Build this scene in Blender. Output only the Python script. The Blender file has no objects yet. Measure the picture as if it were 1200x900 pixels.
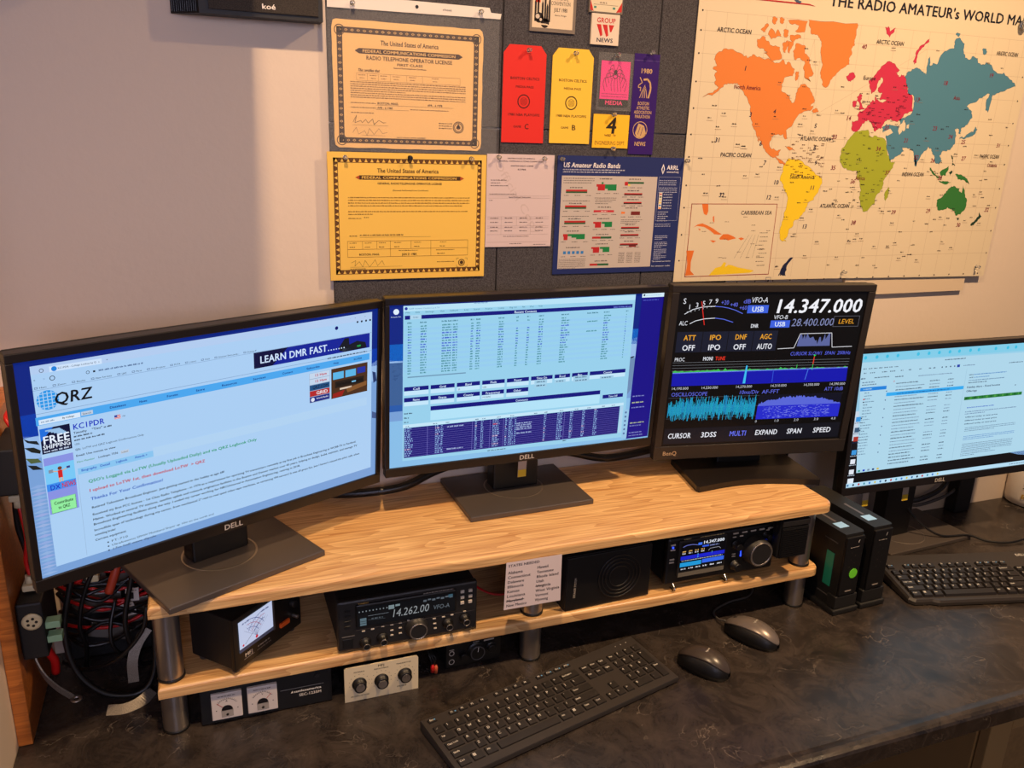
import bpy, bmesh, math, random
import numpy as np
from mathutils import Matrix, Vector, Euler
random.seed(7); RNG = np.random.RandomState(3)
scene = bpy.context.scene
COL = scene.collection

# ------------------------------------------------------------------ camera
cam_d = bpy.data.cameras.new('camera'); cam = bpy.data.objects.new('camera', cam_d); COL.objects.link(cam)
F_PX, YAW, PITCH, ROLL = 964.96, -.3682, -.303, .0362
cam.location = (-.119, -1.439, .9217)
_cy, _sy, _cp, _sp = math.cos(YAW), math.sin(YAW), math.cos(PITCH), math.sin(PITCH)
_F = Vector((-_sy*_cp, _cy*_cp, _sp)); _R = Vector((_cy, _sy, 0)); _U = _R.cross(_F)
_R2 = _R*math.cos(ROLL) + _U*math.sin(ROLL); _U2 = -_R*math.sin(ROLL) + _U*math.cos(ROLL)
cam.rotation_euler = Matrix((_R2, _U2, -_F)).transposed().to_euler()
cam_d.sensor_fit = 'HORIZONTAL'; cam_d.sensor_width = 36.0; cam_d.lens = 36.0*F_PX/1200.0
cam_d.clip_start = .01
scene.camera = cam

# ------------------------------------------------------------------ world, lights, exposure
w = bpy.data.worlds.new('room_air'); scene.world = w; w.use_nodes = True
w.node_tree.nodes['Background'].inputs[0].default_value = (.80, .76, 1.0, 1)
w.node_tree.nodes['Background'].inputs[1].default_value = .13
def disc(name, loc, aim, size, power, color):
    l = bpy.data.lights.new(name, 'AREA'); l.shape = 'DISK'; l.size = size; l.energy = power; l.color = color
    o = bpy.data.objects.new(name, l); COL.objects.link(o); o.location = loc
    o.rotation_euler = (Vector(aim)-Vector(loc)).to_track_quat('-Z', 'Y').to_euler(); return o
disc('ceiling_lamp_left', (-.012, -.95, 1.95), (.15, -.2, .2), .055, 15.0, (1, .67, .38)).data.spread = math.radians(150)
disc('ceiling_lamp_right', (1.40, -.95, 1.95), (1.3, -.35, .2), .07, 20.0, (1, .67, .38)).data.spread = math.radians(125)
disc('warm_room_fill', (.9, -2.7, 1.5), (.5, 0, .6), .5, 4.0, (1, .72, .46))  # soft warm fill added from behind the viewpoint
wl = disc('cool_fill_light', (-.25, -3.0, 1.25), (-.35, 0, .85), .8, 4.0, (.70, .70, 1)); wl.data.spread = math.radians(70)  # cool fill added to tint the shaded left wall
vs = scene.view_settings
vs.view_transform = 'Standard'; vs.look = 'None'; vs.exposure = 0.0; vs.gamma = 1.0; vs.use_curve_mapping = False

# ------------------------------------------------------------------ helpers
def lin(c):
    return tuple((v/255/12.92) if v/255 <= .04045 else ((v/255+.055)/1.055)**2.4 for v in c[:3])
MATS = {}
def pmat(name, rgb, rough=.5, metal=0, noise=None, bump=None, spec=.5, coat=0, emit=None, alpha=None, trans=0):
    """plain principled material with optional noise mottling (scale, amount) and bump (scale, distance)"""
    if name in MATS: return MATS[name]
    m = bpy.data.materials.new(name); m.use_nodes = True; nt = m.node_tree; b = nt.nodes['Principled BSDF']
    c = (*lin(rgb), 1); b.inputs['Base Color'].default_value = c
    b.inputs['Roughness'].default_value = rough; b.inputs['Metallic'].default_value = metal
    b.inputs['Specular IOR Level'].default_value = spec; b.inputs['Coat Weight'].default_value = coat
    b.inputs['Transmission Weight'].default_value = trans
    if alpha is not None: b.inputs['Alpha'].default_value = alpha
    tc = nt.nodes.new('ShaderNodeTexCoord')
    if noise:
        n = nt.nodes.new('ShaderNodeTexNoise'); n.inputs['Scale'].default_value = noise[0]; n.inputs['Detail'].default_value = 5
        nt.links.new(tc.outputs['Object'], n.inputs['Vector'])
        r = nt.nodes.new('ShaderNodeValToRGB'); e = r.color_ramp.elements; e[0].position = .3; e[1].position = .7
        e[0].color = tuple(v*(1-noise[1]) for v in c[:3]) + (1,); e[1].color = tuple(min(1, v*(1+noise[1])) for v in c[:3]) + (1,)
        nt.links.new(n.outputs['Fac'], r.inputs[0]); nt.links.new(r.outputs[0], b.inputs['Base Color'])
    if bump:
        n = nt.nodes.new('ShaderNodeTexNoise'); n.inputs['Scale'].default_value = bump[0]; n.inputs['Detail'].default_value = 3
        nt.links.new(tc.outputs['Object'], n.inputs['Vector'])
        bp = nt.nodes.new('ShaderNodeBump'); bp.inputs['Distance'].default_value = bump[1]; bp.inputs['Strength'].default_value = 1
        nt.links.new(n.outputs['Fac'], bp.inputs['Height']); nt.links.new(bp.outputs[0], b.inputs['Normal'])
    if emit:
        b.inputs['Emission Color'].default_value = (*lin(emit[0]), 1); b.inputs['Emission Strength'].default_value = emit[1]
    MATS[name] = m; return m
def printmat(name, strength=0, rough=.6, spec=.3, coat=0):
    """flat print: colour from the 'Col' attribute; strength > 0 makes it a backlit screen"""
    if name in MATS: return MATS[name]
    m = bpy.data.materials.new(name); m.use_nodes = True; nt = m.node_tree; b = nt.nodes['Principled BSDF']
    a = nt.nodes.new('ShaderNodeAttribute'); a.attribute_name = 'Col'
    b.inputs['Roughness'].default_value = rough; b.inputs['Specular IOR Level'].default_value = spec; b.inputs['Coat Weight'].default_value = coat
    if strength:
        b.inputs['Base Color'].default_value = (.004, .004, .004, 1)
        nt.links.new(a.outputs['Color'], b.inputs['Emission Color']); b.inputs['Emission Strength'].default_value = strength
    else: nt.links.new(a.outputs['Color'], b.inputs['Base Color'])
    MATS[name] = m; return m

def oak(name, light, dark):
    m = bpy.data.materials.new(name); m.use_nodes = True; nt = m.node_tree; b = nt.nodes['Principled BSDF']; L = nt.links.new
    tc = nt.nodes.new('ShaderNodeTexCoord'); mp = nt.nodes.new('ShaderNodeMapping'); mp.inputs['Scale'].default_value = (.7, 5.0, 5.0)
    L(tc.outputs['Object'], mp.inputs['Vector'])
    n1 = nt.nodes.new('ShaderNodeTexNoise'); n1.inputs['Scale'].default_value = 2.6; n1.inputs['Detail'].default_value = 2; L(mp.outputs[0], n1.inputs['Vector'])
    mul = nt.nodes.new('ShaderNodeMath'); mul.operation = 'MULTIPLY'; mul.inputs[1].default_value = 16; L(n1.outputs['Fac'], mul.inputs[0])
    fr = nt.nodes.new('ShaderNodeMath'); fr.operation = 'FRACT'; L(mul.outputs[0], fr.inputs[0])
    mp2 = nt.nodes.new('ShaderNodeMapping'); mp2.inputs['Scale'].default_value = (4, 170, 170); L(tc.outputs['Object'], mp2.inputs['Vector'])
    n2 = nt.nodes.new('ShaderNodeTexNoise'); n2.inputs['Scale'].default_value = 2; n2.inputs['Detail'].default_value = 4; L(mp2.outputs[0], n2.inputs['Vector'])
    mix = nt.nodes.new('ShaderNodeMath'); mix.operation = 'MULTIPLY_ADD'; mix.inputs[1].default_value = .26; L(fr.outputs[0], mix.inputs[0])
    m3 = nt.nodes.new('ShaderNodeMath'); m3.operation = 'MULTIPLY'; m3.inputs[1].default_value = 1.05; L(n2.outputs['Fac'], m3.inputs[0]); L(m3.outputs[0], mix.inputs[2])
    r = nt.nodes.new('ShaderNodeValToRGB'); e = r.color_ramp.elements; e[0].position = .42; e[0].color = (*lin(light), 1); e[1].position = .95; e[1].color = (*lin(dark), 1)
    L(mix.outputs[0], r.inputs[0]); L(r.outputs[0], b.inputs['Base Color'])
    b.inputs['Roughness'].default_value = .33; b.inputs['Coat Weight'].default_value = .15
    bp = nt.nodes.new('ShaderNodeBump'); bp.inputs['Distance'].default_value = .0004; bp.inputs['Strength'].default_value = .5
    L(n2.outputs['Fac'], bp.inputs['Height']); L(bp.outputs[0], b.inputs['Normal'])
    return m
def laminate(name):
    m = bpy.data.materials.new(name); m.use_nodes = True; nt = m.node_tree; b = nt.nodes['Principled BSDF']; L = nt.links.new
    tc = nt.nodes.new('ShaderNodeTexCoord')
    n1 = nt.nodes.new('ShaderNodeTexNoise'); n1.inputs['Scale'].default_value = 15; n1.inputs['Detail'].default_value = 12; n1.inputs['Roughness'].default_value = .78; n1.inputs['Distortion'].default_value = .7
    L(tc.outputs['Object'], n1.inputs['Vector'])
    r1 = nt.nodes.new('ShaderNodeValToRGB'); e = r1.color_ramp.elements; e[0].position = .35; e[0].color = (*lin((24, 21, 21)), 1); e[1].position = .72; e[1].color = (*lin((72, 63, 57)), 1)
    L(n1.outputs['Fac'], r1.inputs[0])
    n2 = nt.nodes.new('ShaderNodeTexNoise'); n2.inputs['Scale'].default_value = 17; n2.inputs['Detail'].default_value = 8; n2.inputs['Distortion'].default_value = .9
    L(tc.outputs['Object'], n2.inputs['Vector'])
    r2 = nt.nodes.new('ShaderNodeValToRGB'); e = r2.color_ramp.elements; e[0].position = .492; e[0].color = (0, 0, 0, 1); e[1].position = .5; e[1].color = (1, 1, 1, 1)
    e3 = r2.color_ramp.elements.new(.508); e3.color = (0, 0, 0, 1); L(n2.outputs['Fac'], r2.inputs[0])
    n3 = nt.nodes.new('ShaderNodeTexNoise'); n3.inputs['Scale'].default_value = 11; n3.inputs['Detail'].default_value = 2; L(tc.outputs['Object'], n3.inputs['Vector'])
    r3 = nt.nodes.new('ShaderNodeValToRGB'); e = r3.color_ramp.elements; e[0].position = .50; e[0].color = (0, 0, 0, 1); e[1].position = .70; e[1].color = (.8, .8, .8, 1); L(n3.outputs['Fac'], r3.inputs[0])
    mm = nt.nodes.new('ShaderNodeMath'); mm.operation = 'MULTIPLY'; L(r2.outputs[0], mm.inputs[0]); L(r3.outputs[0], mm.inputs[1])
    mx = nt.nodes.new('ShaderNodeMix'); mx.data_type = 'RGBA'; L(mm.outputs[0], mx.inputs['Factor']); L(r1.outputs[0], mx.inputs['A']); mx.inputs['B'].default_value = (*lin((128, 116, 104)), 1)
    L(mx.outputs['Result'], b.inputs['Base Color'])
    b.inputs['Roughness'].default_value = .27; b.inputs['Specular IOR Level'].default_value = .5
    bp = nt.nodes.new('ShaderNodeBump'); bp.inputs['Distance'].default_value = .0012; bp.inputs['Strength'].default_value = .6
    L(n1.outputs['Fac'], bp.inputs['Height']); L(bp.outputs[0], b.inputs['Normal'])
    return m

class MB:
    """collects geometry; build() links it as ONE mesh object"""
    def __init__(s): s.v = []; s.f = []; s.m = []; s.s = []; s.c = []; s.M = Matrix.Identity(4)
    def add(s, V, Fc, mat=0, smooth=False, col=None):
        k = len(s.v); s.v += [tuple(s.M @ Vector(p)) for p in V]
        for f in Fc: s.f.append([i+k for i in f]); s.m.append(mat); s.s.append(smooth); s.c.append(col)
        return s
    def box(s, x0, x1, y0, y1, z0, z1, mat=0, bev=0, seg=2):
        if bev:
            bm = bmesh.new(); r = bmesh.ops.create_cube(bm, size=1)
            for v in bm.verts: v.co = Vector(((x0+x1)/2+v.co.x*(x1-x0), (y0+y1)/2+v.co.y*(y1-y0), (z0+z1)/2+v.co.z*(z1-z0)))
            bmesh.ops.bevel(bm, geom=list(bm.edges), offset=bev, segments=seg, affect='EDGES', profile=.5)
            bm.verts.index_update()
            s.add([tuple(v.co) for v in bm.verts], [[v.index for v in f.verts] for f in bm.faces], mat); bm.free(); return s
        V = [(x, y, z) for z in (z0, z1) for y in (y0, y1) for x in (x0, x1)]
        return s.add(V, [(0, 2, 3, 1), (4, 5, 7, 6), (0, 1, 5, 4), (2, 6, 7, 3), (0, 4, 6, 2), (1, 3, 7, 5)], mat)
    def lathe(s, prof, axis='z', at=(0, 0, 0), n=24, mat=0, smooth=True, caps=True):
        """prof: (radius, height) pairs along the axis"""
        V = []; Fc = []
        for r, h in prof:
            for i in range(n):
                a = 2*math.pi*i/n; c, d = r*math.cos(a), r*math.sin(a)
                p = {'z': (c, d, h), 'y': (c, h, d), 'x': (h, c, d)}[axis]
                V.append((p[0]+at[0], p[1]+at[1], p[2]+at[2]))
        for j in range(len(prof)-1):
            for i in range(n): Fc.append((j*n+i, j*n+(i+1) % n, (j+1)*n+(i+1) % n, (j+1)*n+i))
        s.add(V, Fc, mat, smooth)
        if caps:
            k = len(s.v)-len(V)
            for j in (0, len(prof)-1):
                s.f.append([k+j*n+i for i in range(n)][::(1 if j else -1)]); s.m.append(mat); s.s.append(False); s.c.append(None)
        return s
    def prism(s, pts, a0, a1, axis='z', mat=0):
        """extrude a 2D outline between a0 and a1 along axis"""
        n = len(pts); mk = {'z': lambda p, h: (p[0], p[1], h), 'y': lambda p, h: (p[0], h, p[1]), 'x': lambda p, h: (h, p[0], p[1])}[axis]
        V = [mk(p, a0) for p in pts]+[mk(p, a1) for p in pts]
        return s.add(V, [list(range(n))[::-1], list(range(n, 2*n))]+[(i, (i+1) % n, n+(i+1) % n, n+i) for i in range(n)], mat)
    def tube(s, P, r, n=8, mat=0, flat=1.0, sub=6):
        P = smooth_path(P, sub); V = []; Fc = []; k = len(P)
        up = Vector((0, 0, 1)); prev = None
        for i, p in enumerate(P):
            t = (P[min(i+1, k-1)]-P[max(i-1, 0)]).normalized()
            a = prev if prev is not None else (up if abs(t.z) < .9 else Vector((1, 0, 0)))
            x = (a - t*a.dot(t)).normalized(); y = t.cross(x); prev = x
            for j in range(n):
                q = 2*math.pi*j/n; V.append(p + x*(r*math.cos(q)) + y*(r*flat*math.sin(q)))
        for i in range(k-1):
            for j in range(n): Fc.append((i*n+j, i*n+(j+1) % n, (i+1)*n+(j+1) % n, (i+1)*n+j))
        Fc.append(list(range(n))[::-1]); Fc.append([(k-1)*n+j for j in range(n)])
        return s.add(V, Fc, mat, True)
    def flat(s, V2, F2, col=None, mat=0, y=0.0):
        """2D faces (x right, z up) facing -y at depth y"""
        return s.add([(p[0], y-(p[2] if len(p) > 2 else 0), p[1]) for p in V2], F2, mat, False, col)
    def build(s, name, mats, parent=None, loc=None, rot=None):
        me = bpy.data.meshes.new(name); me.from_pydata(s.v, [], s.f)
        if not isinstance(mats, (list, tuple)): mats = [mats]
        for m in mats: me.materials.append(m)
        me.polygons.foreach_set('material_index', s.m); me.polygons.foreach_set('use_smooth', s.s)
        if any(c is not None for c in s.c):
            at = me.attributes.new('Col', 'FLOAT_COLOR', 'CORNER'); A = []
            for f, c in zip(s.f, s.c): A += list((*(lin(c) if c is not None else (.8, .8, .8)), 1.0))*len(f)
            at.data.foreach_set('color', A)
        me.update()
        o = bpy.data.objects.new(name, me); COL.objects.link(o)
        if parent: o.parent = parent
        if loc: o.location = loc
        if rot: o.rotation_euler = rot
        return o
def smooth_path(P, sub=6):
    P = [Vector(p) for p in P]
    if len(P) < 3 or sub < 2: return P
    out = []; Q = [P[0]*2-P[1]]+P+[P[-1]*2-P[-2]]
    for i in range(1, len(Q)-2):
        a, b, c, d = Q[i-1:i+3]
        for k in range(sub):
            t = k/sub
            out.append(.5*((2*b)+(c-a)*t+(2*a-5*b+4*c-d)*t*t+(3*b-a-3*c+d)*t**3))
    return out+[P[-1]]

# glyphs: one little mesh per character, cached
_G = {}
def _glyph_mesh(ch, bold):
    cu = bpy.data.curves.new('g', 'FONT'); cu.body = ch; cu.size = 1; cu.resolution_u = 2; cu.offset = 0
    o = bpy.data.objects.new('g', cu); me = o.to_mesh()
    V = [(v.co.x, v.co.y) for v in me.vertices]; Fc = [tuple(p.vertices) for p in me.polygons]
    o.to_mesh_clear(); bpy.data.objects.remove(o); bpy.data.curves.remove(cu); return V, Fc
_BAR = {}
def glyph(ch, bold):
    k = (ch, bold)
    if k not in _G:
        if bold not in _BAR: _BAR[bold] = max(v[0] for v in _glyph_mesh('|', bold)[0]); _BAR[('h', bold)] = max(v[1] for v in _glyph_mesh('H', bold)[0])
        V, Fc = _glyph_mesh(ch, bold) if ch != ' ' else ([], [])
        W, _ = _glyph_mesh(ch+'|', bold)
        _G[k] = (V, Fc, max(v[0] for v in W)-_BAR[bold])
    return _G[k]
def text2d(t, h, bold=False, width=None, shear=0, align='l', rot=0, x=0, z=0):
    """2D verts and faces for a line of text of cap height h"""
    glyph('H', bold); sc = h/_BAR[('h', bold)]; V = []; Fc = []; cx = 0
    for ch in t:
        g = glyph(ch, bold); k = len(V)
        if not bold: V += [(p[0]+cx, p[1], 0) for p in g[0]]; Fc += [[i+k for i in f] for f in g[1]]; cx += g[2]
        else:            # heavy weight: the same glyph struck three times, a hair apart
            for q, (dx, dz) in enumerate(((-.022, -.010), (.022, -.010), (0, .016))):
                k = len(V); V += [(p[0]+cx+dx, p[1]+dz, q*.000012) for p in g[0]]; Fc += [[i+k for i in f] for f in g[1]]
            cx += g[2]+.02
    sx = sc if width is None else width/max(cx, 1e-6)
    W = cx*sx; off = {'l': 0, 'c': -W/2, 'r': -W}[align]; ca, sa = math.cos(rot), math.sin(rot); out = []
    for a, b, e in V:
        p, q = a*sx+off+b*sc*shear, b*sc; out.append((x+p*ca-q*sa, z+p*sa+q*ca, e))
    return out, Fc

class Art:
    """flat printing on a plane: x right, z up (metres), facing -y, each layer a hair in front of the last"""
    def __init__(s, mb, y=0.0, step=.00006, mat=0, org=(0, 0), sx=1, sz=1): s.mb = mb; s.y = y; s.step = step; s.mat = mat; s.o = org; s.sx = sx; s.sz = sz; s.n = 0
    def _p(s, p): return (s.o[0]+p[0]*s.sx, s.o[1]+p[1]*s.sz)
    def up(s): s.n += 1; return s
    def poly(s, pts, col):
        P = [s._p(p) for p in pts]; s.mb.flat(P, [list(range(len(P)))], col, s.mat, s.y-s.n*s.step)
    def rect(s, x0, z0, x1, z1, col): s.poly([(x0, z0), (x1, z0), (x1, z1), (x0, z1)], col)
    def frame(s, x0, z0, x1, z1, t, col):
        tx = t/abs(s.sx); tz = t/abs(s.sz)*(1 if z1 > z0 else -1)
        s.rect(x0, z0, x1, z0+tz, col); s.rect(x0, z1-tz, x1, z1, col); s.rect(x0, z0, x0+tx, z1, col); s.rect(x1-tx, z0, x1, z1, col)
    def line(s, a, b, t, col):
        a = Vector(s._p(a)); b = Vector(s._p(b)); d = (b-a)
        if d.length < 1e-7: return
        n = Vector((-d.y, d.x)).normalized()*t/2
        P = [a+n, a-n, b-n, b+n]; s.mb.flat([tuple(p) for p in P], [[0, 1, 2, 3]], col, s.mat, s.y-s.n*s.step)
    def path(s, pts, t, col):
        for a, b in zip(pts, pts[1:]): s.line(a, b, t, col)
    def disc(s, x, z, r, col, n=20, r2=0):
        c = s._p((x, z))
        if r2: 
            for i in range(n):
                a, b = 2*math.pi*i/n, 2*math.pi*(i+1)/n
                s.mb.flat([(c[0]+q*math.cos(t), c[1]+q*math.sin(t)) for q, t in ((r, a), (r, b), (r2, b), (r2, a))], [[0, 1, 2, 3]], col, s.mat, s.y-s.n*s.step)
        else: s.mb.flat([(c[0]+r*math.cos(2*math.pi*i/n), c[1]+r*math.sin(2*math.pi*i/n)) for i in range(n)], [list(range(n))], col, s.mat, s.y-s.n*s.step)
    def text(s, t, x, z, h, col, bold=False, width=None, shear=0, align='l', rot=0):
        """h and width in metres; x, z in art units (baseline)"""
        p = s._p((x, z)); V, Fc = text2d(t, h, bold, width, shear, align, rot, p[0], p[1])
        s.mb.flat(V, Fc, col, s.mat, s.y-s.n*s.step)
    def greek(s, x0, x1, z, h, col, gap=.35, word=(2, 6)):
        """a line of print too small to read: a run of tiny word-long dashes; h in art z-units"""
        ch = abs(h*s.sz)/abs(s.sx)*.62; x = x0
        while x < x1:
            wd = RNG.randint(*word)*ch; e = min(x+wd, x1)
            k = x
            while k < e:
                g = min(k+ch*.72, e); hh = h*RNG.uniform(.62, 1); s.rect(k, z, g, z+hh, col); k += ch*RNG.uniform(.85, 1.1)
            x = e+ch*.9

def ribbon(P, wdir, w, t, mb=None, sub=6):
    P = smooth_path(P, sub); mb = mb or MB(); wd = Vector(wdir).normalized(); V = []; Fc = []; k = len(P)
    for i, p in enumerate(P):
        tn = (P[min(i+1, k-1)]-P[max(i-1, 0)]).normalized(); a = (wd-tn*wd.dot(tn)).normalized()*w/2; b = tn.cross(a).normalized()*t/2
        V += [p+a+b, p-a+b, p-a-b, p+a-b]
    for i in range(k-1):
        for j in range(4): Fc.append((4*i+j, 4*i+(j+1) % 4, 4*i+4+(j+1) % 4, 4*i+4+j))
    Fc += [(3, 2, 1, 0), (4*k-4, 4*k-3, 4*k-2, 4*k-1)]
    return mb.add(V, Fc, 0, False)
def jag(P, amp, times=2, seed=1):
    """roughen an outline like a coast: split every edge and nudge the new points"""
    r = np.random.RandomState(seed)
    for _ in range(times):
        Q = []
        for i in range(len(P)):
            a, b = Vector(P[i]), Vector(P[(i+1) % len(P)]); d = b-a; Q.append(tuple(a))
            if d.length > .004: n = Vector((-d.y, d.x)).normalized(); Q.append(tuple((a+b)/2+n*r.uniform(-1, 1)*min(amp, d.length*.28)))
        P = Q
    return P

def empty(name, loc=(0, 0, 0), rz=0, rot=None):
    o = bpy.data.objects.new(name, None); o.empty_display_size = .02; COL.objects.link(o); o.location = loc
    o.rotation_euler = rot if rot else (0, 0, rz); return o
def tag(o, label, cat, group=None, kind=None):
    if label: o['label'] = label
    if cat: o['category'] = cat
    if group: o['group'] = group
    if kind: o['kind'] = kind
    return o
def thing(name, label, cat, loc=(0, 0, 0), rz=0, group=None, rot=None): return tag(empty(name, loc, rz, rot), label, cat, group)
def struct(o): o['kind'] = 'structure'; return o

# ------------------------------------------------------------------ materials
M_wall = pmat('warm_white_wall_paint', (214, 196, 178), .7, bump=(60, .0006))
M_wallL = M_wall
M_felt = pmat('charcoal_felt', (74, 71, 74), .95, noise=(500, .5), bump=(900, .0008), spec=.1)
M_oak = oak('oak_veneer', (232, 190, 130), (178, 124, 72))
M_oakd = oak('orange_oak', (190, 112, 48), (140, 76, 30))
M_lam = laminate('mottled_dark_laminate')
M_black = pmat('black_plastic', (13, 12, 12), .42)
M_black2 = pmat('matt_black_plastic', (17, 16, 16), .6, bump=(1500, .0001))
M_dark = pmat('charcoal_plastic', (32, 30, 29), .45)
M_bezel = pmat('satin_black_bezel', (26, 21, 19), .34)
M_base = pmat('dark_grey_metal_base', (88, 80, 75), .34, metal=.35)
M_silver = pmat('brushed_aluminium', (176, 166, 156), .3, metal=.9)
M_cream = pmat('cream_enamel', (222, 206, 170), .45)
M_white = pmat('white_plastic', (225, 215, 205), .45)
M_chrome = pmat('chrome', (215, 212, 208), .15, metal=1)
M_red = pmat('red_insulation', (196, 22, 20), .4)
M_cable = pmat('black_cable_rubber', (18, 17, 17), .38)
M_grey = pmat('grey_cable', (74, 70, 68), .5)
M_clear = pmat('clear_plastic', (235, 235, 235), .08, trans=.92, spec=.6)
M_sleeve = pmat('clear_vinyl', (255, 255, 255), .12, alpha=.035, spec=.5)
M_print = printmat('ink_on_paper')
M_gloss = printmat('glossy_print', rough=.3, spec=.4)
M_screen = printmat('lit_screen', strength=1.0, rough=.35)
M_legend = pmat('white_key_legend', (205, 200, 190), .5)
M_steel = pmat('braided_tinned_wire', (150, 142, 130), .45, metal=.6, noise=(900, .4))
M_sock = pmat('connector_cream', (205, 190, 150), .5)
M_cavity = pmat('grey_tinted_bag', (104, 98, 90), .28)

# ------------------------------------------------------------------ room shell
struct(MB().box(-.45, 3.2, .008, .10, -.74, 2.1).build('wall_back', M_wall))
struct(MB().box(-.60, -.431, -.70, .008, -.74, 2.1).build('wall_left', M_wall))
struct(MB().box(-2.5, 3.2, -3.2, .10, -.78, -.74).build('floor', pmat('brown_carpet', (92, 76, 62), .95, noise=(300, .3))))
struct(MB().box(-.60, 3.2, -1.5, .10, 2.1, 2.14).build('ceiling', pmat('ceiling_white', (225, 215, 200), .8)))
# unseen blocker added above the frame to shade the wall's left end
c = thing('wall_shade_blocker', 'unseen white box added to shade the wall at upper left', 'light blocker', (0, 0, 0))
MB().box(-.43, -.014, -.46, .007, 1.225, 2.05, bev=.002).build('carcass', M_white, c)
"""note: its underside is above the picture; it shades the wall left of the papers"""

# desk
desk = thing('built_in_desk', 'long mottled dark laminate worktop running along the wall', 'desk', (0, 0, 0))
b = MB()
prof = [(.007, 0), (-.612, 0), (-.618, .0012), (-.624, .0022), (-.632, .0018), (-.637, -.001), (-.639, -.006), (-.639, -.034), (-.633, -.037), (-.60, -.037), (.007, -.037)]
b.prism(prof, -.43, 2.6, 'x'); b.build('worktop', M_lam, desk)
M_cab = pmat('tan_cabinet_paint', (176, 146, 98), .5)
MB().box(.86, 1.07, -.585, -.565, -.098, -.0375).build('wooden_rail', M_oakd, desk)['label'] = 'orange oak rail under the worktop'
cab = thing('base_cabinet', 'tan panelled base cabinet under the right end of the worktop', 'cabinet', (0, 0, 0))
MB().box(1.155, 1.9, -.575, -.02, -.738, -.0375).build('carcass', M_cab, cab)
door = MB(); X0, X1, Z0, Z1 = 1.16, 1.60, -.66, -.05
for a in ((X0, X0+.055, Z0, Z1), (X1-.055, X1, Z0, Z1), (X0+.055, X1-.055, Z1-.055, Z1), (X0+.055, X1-.055, Z0, Z0+.055)): door.box(a[0], a[1], -.597, -.577, a[2], a[3], bev=.002)
d = door.build('door', M_cab, cab)
MB().box(X0+.062, X1-.062, -.589, -.579, Z0+.062, Z1-.062, bev=.003).build('door_panel', pmat('tan_beadboard', (158, 128, 84), .6, noise=(120, .12)), d)

# wood side board on the left wall
MB_ = MB().box(-.4305, -.4105, -.229, .006, .0005, .50, bev=.0012)
tag(MB_.build('wooden_side_board', M_oakd), 'upright orange oak board fixed to the left wall beside the wiring', 'board')

# ------------------------------------------------------------------ felt panels
fb = thing('felt_pinboard', 'charcoal grey felt tile pinboard on the back wall', 'pinboard', (0, 0, 0))
xs = [(.097, .3945), (.3965, .7005), (.7025, .905)]; zs = [(.615, .9165), (.9185, 1.30)]
for x0, x1 in xs:
    for z0, z1 in zs: MB().box(x0, x1, -.0025, .0075, z0, z1, bev=.0012, seg=1).build('felt_tile', M_felt, fb)
"""END"""
# ------------------------------------------------------------------ papers on the wall
INK = (40, 26, 16)
def sheet(name, label, cat, pts, base, y=-.0042, th=.0011, mat=None, group='papers pinned to the wall', art=None, tilt=0, org=None):
    """thin sheet with outline pts (local x right, z up) plus its printing, as one mesh; origin at org"""
    mb = MB(); P = [(p[0]-org[0], p[1]-org[1]) for p in pts]; n = len(P)
    mb.add([(a, y, c) for a, c in P]+[(a, y+th, c) for a, c in P], [list(range(n)), list(range(n, 2*n))[::-1]]+[(i, (i+1) % n, n+(i+1) % n, n+i) for i in range(n)], 0, False, base)
    A = Art(mb, y-.00006)
    if art: art(A)
    o = mb.build(name, mat or M_print); o.location = (org[0], 0, org[1]); o.rotation_euler = (0, tilt, 0)
    return tag(o, label, cat, group)
def rectpts(x0, z0, x1, z1): return [(x0, z0), (x1, z0), (x1, z1), (x0, z1)]

def border(A, x0, z0, x1, z1, t, col, bg, step, kind):
    A.rect(x0, z0, x1, z0+t, col); A.rect(x0, z1-t, x1, z1, col); A.rect(x0, z0, x0+t, z1, col); A.rect(x1-t, z0, x1, z1, col); A.up()
    def mark(cx, cz, ang):
        r = t*.36
        if kind == 'tri':
            P = [(0, r), (-r, -r), (r, -r)]; ca, sa = math.cos(ang), math.sin(ang)
            A.poly([(cx+p*ca-q*sa, cz+p*sa+q*ca) for p, q in P], bg)
        else:
            A.poly([(cx-r*.9, cz), (cx, cz-r*.62), (cx+r*.9, cz), (cx, cz+r*.62)], bg)
            A.up().disc(cx, cz, r*.4, col, 6); A.n -= 1
    n = int((x1-x0)/step)
    for i in range(n):
        x = x0+(i+.5)*(x1-x0)/n; mark(x, z0+t/2, 0); mark(x, z1-t/2, 0 if kind == 'tri' else 0)
    n = int((z1-z0-2*t)/step)
    for i in range(n):
        z = z0+t+(i+.5)*(z1-z0-2*t)/n; mark(x0+t/2, z, math.pi/2); mark(x1-t/2, z, -math.pi/2)

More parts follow.
